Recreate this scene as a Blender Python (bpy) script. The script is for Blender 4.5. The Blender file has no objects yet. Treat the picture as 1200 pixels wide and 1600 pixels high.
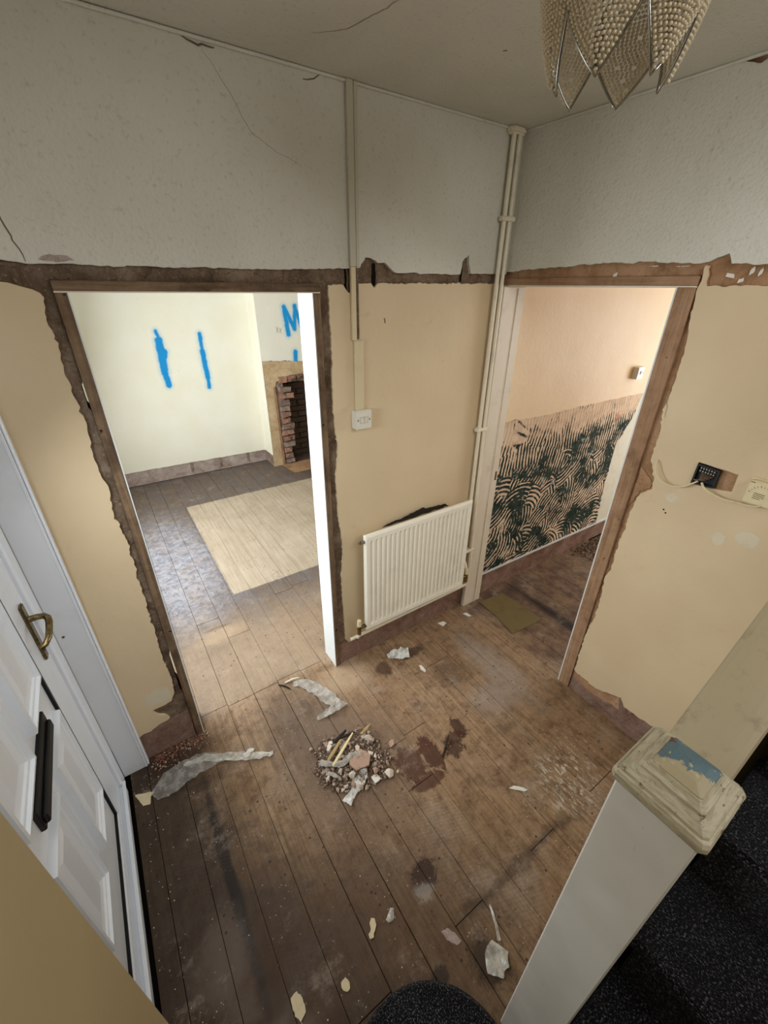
import bpy, bmesh, math, random
from mathutils import Vector, Matrix, noise as mnoise
from mathutils.geometry import tessellate_polygon

scene = bpy.context.scene
COL = scene.collection
R = math.radians

# ------------------------------------------------------------------ camera
CAM = Vector((-1.8553, -1.6645, 2.07))
F_PX, PITCH, ROLL, YAW = 651.0, R(28.372), R(0.655), R(34.185)
cd = bpy.data.cameras.new('camera')
cd.sensor_fit = 'HORIZONTAL'; cd.sensor_width = 36.0; cd.lens = 36.0 * F_PX / 1200.0
cd.clip_start = 0.02
cam = bpy.data.objects.new('camera', cd); COL.objects.link(cam)
_hd = Vector((math.sin(YAW), math.cos(YAW), 0)); _rt = Vector((math.cos(YAW), -math.sin(YAW), 0)); _z = Vector((0, 0, 1))
_fw = _hd * math.cos(PITCH) - _z * math.sin(PITCH)
_up = _hd * math.sin(PITCH) + _z * math.cos(PITCH)
_r2 = _rt * math.cos(ROLL) + _up * math.sin(ROLL)
_u2 = -_rt * math.sin(ROLL) + _up * math.cos(ROLL)
cam.matrix_world = Matrix(((_r2.x, _u2.x, -_fw.x, CAM.x), (_r2.y, _u2.y, -_fw.y, CAM.y), (_r2.z, _u2.z, -_fw.z, CAM.z), (0, 0, 0, 1)))
scene.camera = cam

# ------------------------------------------------------------------ light
world = bpy.data.worlds.new('overcast_sky'); scene.world = world; world.use_nodes = True
_bg = world.node_tree.nodes['Background']
_bg.inputs[0].default_value = (0.80, 0.89, 1.0, 1); _bg.inputs[1].default_value = 1.0

def area(name, loc, direction, sx, sy, power, color, spread=180):
    l = bpy.data.lights.new(name, 'AREA'); l.shape = 'RECTANGLE'; l.size = sx; l.size_y = sy
    l.energy = power; l.color = color; l.spread = R(spread)
    o = bpy.data.objects.new(name, l); COL.objects.link(o); o.location = loc
    o.rotation_euler = Vector(direction).to_track_quat('-Z', 'Y').to_euler()
    return o
# daylight at two windows and the door glass, plus an added stair fill
area('daylight_far_room_window', (-2.44, 1.45, 1.50), (1, -0.28, -0.22), 2.2, 1.45, 72, (0.92, 0.965, 1.0))
area('daylight_side_room_window', (3.02, -1.20, 1.55), (-1, 0.1, -0.1), 1.3, 1.3, 29, (0.90, 0.95, 1.0))
area('daylight_front_door_glass', (-2.215, -0.61, 1.78), (1, 0.05, -0.95), 0.55, 0.34, 5.6, (0.88, 0.945, 1.0), 120)
area('added_stair_fill', (-0.9, -2.74, 2.75), (0.0, 1, -0.20), 1.4, 1.3, 26, (0.95, 0.975, 1.0))  # added fill behind the camera to brighten the upper walls; no window here
scene.view_settings.view_transform = 'Standard'
scene.view_settings.look = 'None'
scene.view_settings.gamma = 1.0
scene.view_settings.use_curve_mapping = False
scene.view_settings.exposure = 0.64
scene.cycles.diffuse_bounces = 5
scene.cycles.max_bounces = 8
scene.cycles.transparent_max_bounces = 10
scene.cycles.sample_clamp_indirect = 6.0

# ------------------------------------------------------------------ helpers
def lin(v):
    v /= 255.0
    return v / 12.92 if v <= 0.04045 else ((v + 0.055) / 1.055) ** 2.4
def C(r, g, b): return (lin(r), lin(g), lin(b), 1.0)

class Mat:
    def __init__(s, name, rough=0.7, spec=0.3, metal=0.0):
        s.m = bpy.data.materials.new(name); s.m.use_nodes = True
        s.nt = s.m.node_tree; s.nt.nodes.clear()
        s.out = s.nt.nodes.new('ShaderNodeOutputMaterial')
        s.b = s.nt.nodes.new('ShaderNodeBsdfPrincipled')
        s.nt.links.new(s.b.outputs[0], s.out.inputs[0])
        s.set('Roughness', rough); s.set('Specular IOR Level', spec); s.set('Metallic', metal)
        s._pos = None
    def put(s, sock, v):
        if isinstance(v, bpy.types.NodeSocket): s.nt.links.new(v, sock)
        elif v is not None:
            if sock.type == 'RGBA' and isinstance(v, (int, float)): v = (v, v, v, 1)
            if sock.type == 'VECTOR' and isinstance(v, (int, float)): v = (v, v, v)
            sock.default_value = v
    def set(s, k, v): s.put(s.b.inputs[k], v); return s
    def pos(s):
        if s._pos is None: s._pos = s.nt.nodes.new('ShaderNodeTexCoord').outputs['Object']
        return s._pos
    def rnd(s): return s.nt.nodes.new('ShaderNodeObjectInfo').outputs['Random']
    def math(s, op, a, b=None, c=None, clamp=False):
        n = s.nt.nodes.new('ShaderNodeMath'); n.operation = op; n.use_clamp = clamp
        s.put(n.inputs[0], a)
        if b is not None: s.put(n.inputs[1], b)
        if c is not None: s.put(n.inputs[2], c)
        return n.outputs[0]
    def vm(s, op, a, b=None):
        n = s.nt.nodes.new('ShaderNodeVectorMath'); n.operation = op
        s.put(n.inputs[0], a)
        if b is not None:
            s.put(n.inputs['Scale'] if op == 'SCALE' else n.inputs[1], b)
        return n.outputs['Value'] if op in ('LENGTH', 'DOT_PRODUCT', 'DISTANCE') else n.outputs['Vector']
    def comb(s, x, y, z):
        n = s.nt.nodes.new('ShaderNodeCombineXYZ')
        for i, v in enumerate((x, y, z)): s.put(n.inputs[i], v)
        return n.outputs[0]
    def sep(s, v):
        n = s.nt.nodes.new('ShaderNodeSeparateXYZ'); s.put(n.inputs[0], v); return n.outputs
    def noise(s, vec=None, scale=5.0, detail=4.0, rough=0.55, dist=0.0, color=False):
        n = s.nt.nodes.new('ShaderNodeTexNoise')
        s.put(n.inputs['Vector'], vec if vec is not None else s.pos())
        n.inputs['Scale'].default_value = scale; n.inputs['Detail'].default_value = detail
        n.inputs['Roughness'].default_value = rough; n.inputs['Distortion'].default_value = dist
        return n.outputs['Color'] if color else n.outputs['Fac']
    def vor(s, vec=None, scale=5.0, feature='F1', out='Distance', rand=1.0):
        n = s.nt.nodes.new('ShaderNodeTexVoronoi'); n.feature = feature
        s.put(n.inputs['Vector'], vec if vec is not None else s.pos())
        n.inputs['Scale'].default_value = scale; n.inputs['Randomness'].default_value = rand
        return n.outputs[out]
    def ramp(s, fac, stops, mode='LINEAR'):
        n = s.nt.nodes.new('ShaderNodeValToRGB'); n.color_ramp.interpolation = mode
        e = n.color_ramp.elements
        while len(e) > 1: e.remove(e[-1])
        e[0].position = stops[0][0]; e[0].color = stops[0][1]
        for p, c in stops[1:]:
            x = e.new(p); x.color = c
        s.put(n.inputs[0], fac); return n.outputs[0]
    def mr(s, v, a, b, c=0.0, d=1.0, smooth=True):
        n = s.nt.nodes.new('ShaderNodeMapRange'); n.interpolation_type = 'SMOOTHSTEP' if smooth else 'LINEAR'
        s.put(n.inputs[0], v)
        for i, x in enumerate((a, b, c, d)): s.put(n.inputs[i + 1], x)
        return n.outputs[0]
    def mix(s, fac, a, b, mode='MIX'):
        n = s.nt.nodes.new('ShaderNodeMix'); n.data_type = 'RGBA'; n.blend_type = mode; n.clamp_factor = True
        s.put(n.inputs[0], fac); s.put(n.inputs[6], a); s.put(n.inputs[7], b)
        return n.outputs[2]
    def bump(s, h, strength=0.3, dist=0.01):
        n = s.nt.nodes.new('ShaderNodeBump'); n.inputs['Strength'].default_value = strength
        n.inputs['Distance'].default_value = dist; s.put(n.inputs['Height'], h)
        s.nt.links.new(n.outputs[0], s.b.inputs['Normal'])
    def seg(s, p, a, b):
        """distance of the point p to the segment a-b"""
        a, b = Vector(a), Vector(b); ba = b - a
        pa = s.vm('SUBTRACT', p, tuple(a))
        h = s.math('MULTIPLY', s.vm('DOT_PRODUCT', pa, tuple(ba)), 1.0 / max(ba.dot(ba), 1e-9), clamp=True)
        return s.vm('LENGTH', s.vm('SUBTRACT', pa, s.vm('SCALE', tuple(ba), h)))
    def blob(s, p, c, r, edge=0.25, wob=None, amp=0.6):
        """0..1 mask of an irregular ellipse in the xy plane"""
        d = s.vm('LENGTH', s.vm('MULTIPLY', s.vm('SUBTRACT', p, (c[0], c[1], 0)), (1.0 / r[0], 1.0 / r[1], 0)))
        if wob is not None: d = s.math('ADD', d, s.math('MULTIPLY', s.math('SUBTRACT', wob, 0.5), amp))
        return s.mr(d, 1.0 + edge, 1.0 - edge)

def link(o, parent=None, loc=None):
    COL.objects.link(o)
    if parent is not None:
        o.parent = parent
        if parent.parent is None: o.matrix_parent_inverse = Matrix.Translation(-parent.location)   # parts are modelled in world space
    return o
def tag(o, label=None, cat=None, group=None, kind=None):
    if label: o['label'] = label
    if cat: o['category'] = cat
    if group: o['group'] = group
    if kind: o['kind'] = kind
    return o
def empty(name, loc=(0, 0, 0)):
    o = bpy.data.objects.new(name, None); COL.objects.link(o); o.location = loc
    o.empty_display_size = 0.05
    return o
def struct(name): return tag(empty(name), kind='structure')

class MB:
    """collects shapes into one mesh"""
    def __init__(s): s.v = []; s.f = []; s.mi = []; s.sm = []
    def add(s, vs, fs, mi=0, smooth=False):
        o = len(s.v); s.v += [tuple(v) for v in vs]
        for f in fs: s.f.append([i + o for i in f]); s.mi.append(mi); s.sm.append(smooth)
        return s
    def bm(s, bm, mi=0, smooth=False, mat=None):
        bm.verts.index_update()
        vs = [(mat @ v.co if mat else v.co.copy()) for v in bm.verts]
        s.add(vs, [[v.index for v in f.verts] for f in bm.faces], mi, smooth); bm.free(); return s
    def box(s, x0, x1, y0, y1, z0, z1, bev=0.0, mi=0, seg=1, mat=None):
        bm = bmesh.new()
        bmesh.ops.create_cube(bm, size=1.0)
        for v in bm.verts:
            v.co = Vector(((x0 + x1) / 2 + v.co.x * (x1 - x0), (y0 + y1) / 2 + v.co.y * (y1 - y0), (z0 + z1) / 2 + v.co.z * (z1 - z0)))
        if bev > 0: bmesh.ops.bevel(bm, geom=list(bm.edges), offset=bev, segments=seg, affect='EDGES', clamp_overlap=True)
        return s.bm(bm, mi, False, mat)
    def slab(s, loops, axis, d0, d1, mi=0):
        """polygon (outer loop, then holes) extruded from d0 (back) to d1 (front) along an axis"""
        if not isinstance(loops[0][0], (tuple, list, Vector)): loops = [loops]
        def P(u, v, d):
            return (u, d, v) if axis == 'y' else (d, u, v) if axis == 'x' else (u, v, d)
        flat = [q for l in loops for q in l]; n = len(flat)
        tris = tessellate_polygon([[Vector((q[0], q[1], 0)) for q in l] for l in loops])
        vs = [P(u, v, d1) for u, v in flat] + [P(u, v, d0) for u, v in flat]
        fs = [list(t) for t in tris] + [[i + n for i in reversed(t)] for t in tris]
        k = 0
        for l in loops:
            m = len(l)
            for i in range(m):
                j = (i + 1) % m; fs.append([k + i, k + j, k + j + n, k + i + n])
            k += m
        return s.add(vs, fs, mi)
    def tube(s, pts, r, seg=10, mi=0, cap=True):
        pts = [Vector(q) for q in pts]; n = len(pts)
        rs = r if isinstance(r, (list, tuple)) else [r] * n
        t0 = (pts[1] - pts[0]).normalized()
        nv = t0.orthogonal().normalized(); vs = []
        for i in range(n):
            t = (pts[min(i + 1, n - 1)] - pts[max(i - 1, 0)]).normalized()
            nv = (nv - t * nv.dot(t)).normalized(); b = t.cross(nv)
            for k in range(seg):
                a = 2 * math.pi * k / seg
                vs.append(pts[i] + (nv * math.cos(a) + b * math.sin(a)) * rs[i])
        fs = [[i * seg + k, i * seg + (k + 1) % seg, (i + 1) * seg + (k + 1) % seg, (i + 1) * seg + k] for i in range(n - 1) for k in range(seg)]
        s.add(vs, fs, mi, True)
        if cap: s.add([vs[k] for k in range(seg)], [list(range(seg))[::-1]], mi); s.add(vs[-seg:], [list(range(seg))], mi)
        return s
    def ribbon(s, pts, w, nrm, off=0.0, mi=0):
        """flat strip of width w following pts in the plane with normal nrm"""
        nrm = Vector(nrm); pts = [Vector(q) + nrm * off for q in pts]; vs = []; n = len(pts)
        for i, q in enumerate(pts):
            t = (pts[min(i + 1, n - 1)] - pts[max(i - 1, 0)]).normalized()
            ww = (w[i] if isinstance(w, (list, tuple)) else w) / 2
            sd = t.cross(nrm).normalized() * ww
            vs += [q - sd, q + sd]
        fs = [[2 * i, 2 * i + 1, 2 * i + 3, 2 * i + 2] for i in range(n - 1)]
        return s.add(vs, fs, mi)
    def build(s, name, mats, parent=None, fixn=True):
        me = bpy.data.meshes.new(name); me.from_pydata(s.v, [], s.f)
        if not isinstance(mats, (list, tuple)): mats = [mats]
        for m in mats: me.materials.append(m.m if isinstance(m, Mat) else m)
        me.polygons.foreach_set('material_index', s.mi); me.polygons.foreach_set('use_smooth', s.sm)
        if fixn:
            bm = bmesh.new(); bm.from_mesh(me); bmesh.ops.recalc_face_normals(bm, faces=bm.faces); bm.to_mesh(me); bm.free()
        me.update()
        o = bpy.data.objects.new(name, me); return link(o, parent)

def B(name, x0, x1, y0, y1, z0, z1, mat, parent=None, bev=0.0, seg=1):
    return MB().box(x0, x1, y0, y1, z0, z1, bev, 0, seg).build(name, mat, parent)

def rag(pts, amp=0.006, step=0.012, seed=0, closed=False):
    """breaks a polyline into a ragged one"""
    rng = random.Random(seed); out = []
    n = len(pts); m = n if closed else n - 1
    for i in range(m):
        a = Vector(pts[i][:2]); b = Vector(pts[(i + 1) % n][:2]); d = b - a; L = d.length
        k = max(1, int(L / step)); nr = Vector((-d.y, d.x)).normalized() if L > 0 else Vector((0, 0))
        out.append(tuple(a))
        for j in range(1, k):
            t = j / k
            w = mnoise.noise(Vector((a.x * 31 + b.y * 17 + seed, L * t * 22, seed * 3.7))) * 1.1 + rng.uniform(-0.6, 0.6)
            q = a + d * (t + rng.uniform(-0.3, 0.3) / k) + nr * amp * w
            out.append((q.x, q.y))
    if not closed: out.append(tuple(pts[-1]))
    return out

def chunk(rng, sx, sy, sz, n=11):
    bm = bmesh.new()
    for _ in range(n):
        v = Vector((rng.gauss(0, 1), rng.gauss(0, 1), rng.gauss(0, 1))).normalized() * rng.uniform(0.8, 1.05)
        bm.verts.new((v.x * sx, v.y * sy, v.z * sz))
    r = bmesh.ops.convex_hull(bm, input=list(bm.verts))
    bmesh.ops.delete(bm, geom=[g for g in r['geom_interior'] if isinstance(g, bmesh.types.BMVert)], context='VERTS')
    zmin = min(v.co.z for v in bm.verts)
    for v in bm.verts: v.co.z -= zmin
    return bm

# ------------------------------------------------------------------ materials
def m_paper(name, c1, c2):
    m = Mat(name, 0.85, 0.15)
    big = m.noise(scale=1.7, detail=3); fine = m.noise(scale=75, detail=3, rough=0.6)
    chip = m.vor(scale=95); 
    col = m.mix(m.mr(big, 0.35, 0.7), c1, c2)
    col = m.mix(m.math('MULTIPLY', m.mr(fine, 0.55, 0.8), 0.30), col, C(120, 112, 92))
    m.set('Base Color', col)
    mid = m.noise(scale=28, detail=4, rough=0.65)
    m.bump(m.math('ADD', m.math('MULTIPLY', fine, 0.5), m.math('ADD', m.math('MULTIPLY', chip, 0.5), m.math('MULTIPLY', mid, 0.9))), 0.42, 0.006)
    return m
M_PAPER = m_paper('grey_textured_wallpaper', C(212, 209, 196), C(202, 198, 184))
M_CEIL = m_paper('grey_ceiling_paper', C(216, 213, 202), C(204, 201, 188))

def m_paint(name, c1, c2, rough=0.55, scuff=0.25, sc=C(165, 140, 105)):
    m = Mat(name, rough, 0.3)
    big = m.noise(scale=2.2, detail=4); fine = m.noise(scale=40, detail=4)
    col = m.mix(m.mr(big, 0.3, 0.7), c1, c2)
    sp = m.math('MULTIPLY', m.mr(m.noise(scale=9, detail=6, rough=0.7), 0.60, 0.75), scuff)
    col = m.mix(sp, col, sc)
    dots = m.mr(m.vor(scale=17), 0.055, 0.035)
    dots = m.math('MULTIPLY', dots, m.mr(m.noise(scale=5), 0.58, 0.62))
    col = m.mix(m.math('MULTIPLY', dots, 0.6), col, C(95, 75, 55))
    m.set('Base Color', col)
    m.bump(m.math('ADD', fine, m.math('MULTIPLY', m.noise(scale=6, detail=2), 2.0)), 0.10, 0.01)
    return m
M_CREAM = m_paint('cream_wall_paint', C(211, 190, 155), C(204, 182, 147))
M_FARWALL = m_paint('pale_cream_wall_paint', C(238, 234, 214), C(242, 240, 224), scuff=0.12, sc=C(215, 205, 190))
M_PEACH = m_paint('peach_cream_paint', C(226, 198, 158), C(231, 207, 170), scuff=0.2, sc=C(205, 165, 130))
M_BEIGE = m_paint('beige_wall_paint', C(188, 170, 132), C(182, 164, 126), scuff=0.08)

def m_bare(name, stops, crackc, k=1.0):
    m = Mat(name, 0.92, 0.1)
    a = m.noise(scale=7 * k, detail=8, rough=0.68, dist=0.6)
    b = m.noise(scale=38 * k, detail=5, rough=0.7)
    col = m.ramp(m.math('ADD', m.math('MULTIPLY', a, 0.75), m.math('MULTIPLY', b, 0.25)), stops)
    cr = m.vor(m.vm('ADD', m.pos(), m.vm('SCALE', m.noise(scale=9, color=True), 0.10)), 9 * k, 'DISTANCE_TO_EDGE')
    col = m.mix(m.math('MULTIPLY', m.mr(cr, 0.022, 0.0), m.mr(b, 0.42, 0.62, 0.0, 0.5)), col, crackc)
    gr = m.mr(m.noise(scale=140, detail=2), 0.62, 0.72)
    col = m.mix(m.math('MULTIPLY', gr, 0.35), col, C(190, 175, 155))
    m.set('Base Color', col)
    m.bump(m.math('ADD', m.math('MULTIPLY', a, 1.4), m.math('ADD', b, m.math('MULTIPLY', m.mr(cr, 0.0, 0.03), 0.12))), 0.6, 0.012)
    return m
M_BARE_DARK = m_bare('bare_dark_plaster', [(0.30, C(62, 48, 37)), (0.44, C(98, 80, 64)), (0.56, C(126, 108, 90)), (0.72, C(158, 140, 122))], C(40, 30, 22))
M_BARE_TAN = m_bare('bare_brown_plaster', [(0.30, C(120, 90, 64)), (0.46, C(160, 124, 92)), (0.6, C(178, 142, 110)), (0.75, C(194, 162, 134))], C(92, 64, 46), 0.8)
M_BARE_PINK = m_bare('bare_skirting_plaster', [(0.30, C(122, 102, 92)), (0.46, C(164, 146, 136)), (0.6, C(186, 170, 162)), (0.75, C(208, 197, 190))], C(84, 64, 54))
M_BARE_SKIRT = m_bare('bare_brown_skirting_plaster', [(0.30, C(88, 64, 52)), (0.46, C(126, 98, 84)), (0.6, C(146, 120, 106)), (0.75, C(182, 160, 146))], C(64, 46, 38))

def m_timber(name, c1, c2, c3, along='z', rough=0.75):
    m = Mat(name, rough, 0.2)
    st = {'z': (70, 70, 3.0), 'x': (3.0, 70, 70), 'y': (70, 3.0, 70)}[along]
    g = m.noise(m.vm('MULTIPLY', m.pos(), st), 1.0, 6, 0.6, 0.4)
    big = m.noise(scale=6, detail=5, rough=0.6)
    col = m.ramp(m.math('ADD', m.math('MULTIPLY', g, 0.5), m.math('MULTIPLY', m.noise(scale=11, detail=8, rough=0.75), 0.5)), [(0.34, c1), (0.5, c2), (0.66, c3)])
    col = m.mix(m.math('MULTIPLY', m.mr(big, 0.52, 0.68), 0.7), col, c1)
    kn = m.mr(m.noise(scale=26, detail=2), 0.70, 0.76)
    col = m.mix(kn, col, C(40, 28, 20))
    m.set('Base Color', col); m.bump(g, 0.35, 0.004)
    return m
M_TIM_V = m_timber('raw_door_timber', C(70, 54, 40), C(112, 90, 68), C(138, 114, 90))
M_TIM_H = m_timber('raw_head_timber', C(70, 55, 40), C(114, 92, 70), C(140, 116, 92), 'x')
M_TIM2_V = m_timber('raw_brown_timber', C(118, 90, 66), C(154, 121, 92), C(172, 141, 112))
M_TIM2_H = m_timber('raw_brown_head_timber', C(114, 86, 62), C(150, 116, 88), C(168, 136, 108), 'y')

def m_plain(name, c, rough=0.5, spec=0.4, metal=0.0, var=0.08, scale=14, bump=0.0):
    m = Mat(name, rough, spec, metal)
    f = m.noise(scale=scale, detail=5, rough=0.65)
    d = tuple(x * (1 - 3 * var) for x in c[:3]) + (1,)
    m.set('Base Color', m.mix(m.mr(f, 0.5, 0.78), c, d))
    if bump: m.bump(f, bump, 0.004)
    return m
M_GLOSS = m_plain('white_gloss_paint', C(222, 220, 212), 0.35, 0.45, var=0.05)
M_LINING = m_plain('white_lining_paint', C(216, 219, 217), 0.4, 0.4, var=0.03)
M_LINING2 = m_plain('offwhite_lining_paint', C(216, 204, 184), 0.45, 0.4, var=0.06, scale=8)
M_UPVC = m_plain('white_plastic_door', C(226, 230, 236), 0.28, 0.5, var=0.02)
M_REVEAL = m_plain('white_reveal_board', C(214, 216, 219), 0.4, 0.4, var=0.03, scale=5)
M_GASKET = m_plain('black_rubber', C(14, 14, 15), 0.5, 0.3, var=0.1)
M_PLASTIC = m_plain('white_switch_plastic', C(214, 208, 192), 0.4, 0.45, var=0.03)
M_CREAMPL = m_plain('cream_plastic', C(214, 198, 158), 0.45, 0.4, var=0.05)
M_PIPE = m_plain('cream_painted_pipe', C(224, 214, 190), 0.4, 0.4, var=0.07, scale=9)
M_TRUNK = m_plain('painted_trunking', C(188, 182, 162), 0.6, 0.3, var=0.05)
M_TRUNK2 = m_plain('cream_painted_trunking', C(204, 187, 150), 0.55, 0.3, var=0.04)
M_RAD = m_plain('cream_radiator_enamel', C(240, 234, 216), 0.35, 0.45, var=0.04, scale=6)
M_BRASS = Mat('tarnished_brass', 0.32, 0.5, 1.0)
M_BRASS.set('Base Color', M_BRASS.mix(M_BRASS.mr(M_BRASS.noise(scale=60), 0.4, 0.7), C(140, 122, 84), C(96, 82, 56)))
M_CHROME = m_plain('dull_chrome', C(170, 168, 160), 0.22, 0.5, 1.0, var=0.15, scale=60)
M_BLACKPL = m_plain('black_terminal_plastic', C(22, 21, 20), 0.45, 0.4)
M_DARK = m_plain('dark_void', C(24, 20, 17), 0.9, 0.05)
M_METAL = m_plain('pale_metal', C(190, 184, 170), 0.35, 0.5, 0.9)
M_WIRE = m_plain('brown_wire', C(104, 82, 60), 0.5, 0.3)
M_INK = m_plain('grey_print', C(70, 66, 58), 0.7, 0.1)
M_FILLER = m_plain('white_filler', C(208, 196, 170), 0.8, 0.1, var=0.05)
M_CRACK = m_plain('dark_crack', C(112, 104, 90), 0.9, 0.05)

def m_newel():
    m = Mat('worn_cream_gloss', 0.42, 0.4)
    a = m.noise(scale=22, detail=6, rough=0.7); b = m.noise(scale=5, detail=3)
    col = m.mix(m.mr(b, 0.35, 0.7), C(224, 222, 214), C(212, 208, 198))
    ch = m.mr(m.noise(m.vm('MULTIPLY', m.pos(), (90, 90, 30)), 1.0, 5, 0.7), 0.68, 0.72)
    col = m.mix(m.math('MULTIPLY', ch, 0.35), col, C(96, 78, 56))
    m.set('Base Color', col); m.bump(a, 0.08, 0.004); return m
M_NEWEL = m_newel()
def m_cap():
    m = Mat('chipped_cream_paint', 0.5, 0.35)
    a = m.noise(scale=55, detail=6, rough=0.7); st = m.noise(m.vm('MULTIPLY', m.pos(), (40, 40, 260)), 1.0, 4, 0.6)
    col = m.mix(m.mr(st, 0.4, 0.65), C(190, 180, 154), C(166, 155, 128))
    col = m.mix(m.mr(a, 0.60, 0.66), col, C(104, 84, 58))
    m.set('Base Color', col); m.bump(m.math('ADD', a, st), 0.5, 0.003); return m
M_CAP = m_cap()
def m_captop():
    m = Mat('chipped_blue_paint', 0.5, 0.35)
    p = m.pos(); a = m.noise(scale=48, detail=6, rough=0.62)
    # cream coat left on the near half, blue below it, bare wood at the edge
    x = m.sep(p)
    side = m.math('ADD', m.math('MULTIPLY', m.math('ADD', x[0], 1.300), 14.0), m.math('MULTIPLY', m.math('ADD', x[1], 1.618), 5.0))
    blue = m.mr(m.math('ADD', m.math('ADD', a, side), 0.06), 0.42, 0.46)
    col = m.mix(blue, C(170, 156, 124), C(92, 114, 120))
    col = m.mix(m.mr(m.noise(scale=95, detail=4), 0.62, 0.66), col, C(188, 174, 140))
    col = m.mix(m.mr(m.math('ADD', a, m.math('MULTIPLY', m.math('ADD', x[1], 1.618), 4.0)), 0.68, 0.72), col, C(112, 66, 40))
    m.set('Base Color', col); m.bump(a, 0.4, 0.003); return m
M_CAPTOP = m_captop()
M_RAIL = m_plain('worn_rail_paint', C(168, 153, 122), 0.5, 0.35, var=0.14, scale=24, bump=0.1)

def m_carpet():
    m = Mat('dark_flecked_carpet', 0.95, 0.05)
    p = m.pos()
    q = m.vm('MULTIPLY', p, (1.0, 1.0, 1.0))
    f = m.noise(m.vm('MULTIPLY', p, (1.0, 0.6, 1.0)), 300, 3, 0.7); g = m.noise(q, 12, 4)
    col = m.mix(m.mr(m.math('ADD', f, m.math('MULTIPLY', g, 0.12)), 0.60, 0.70), C(14, 14, 16), C(122, 124, 130))
    h = m.noise(q, 210, 2, 0.6)
    col = m.mix(m.mr(h, 0.5, 0.66), col, C(8, 8, 9))
    m.set('Base Color', col); m.set('Sheen Weight', 0.08); m.bump(m.math('ADD', f, h), 1.0, 0.006); return m
M_CARPET = m_carpet()

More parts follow.
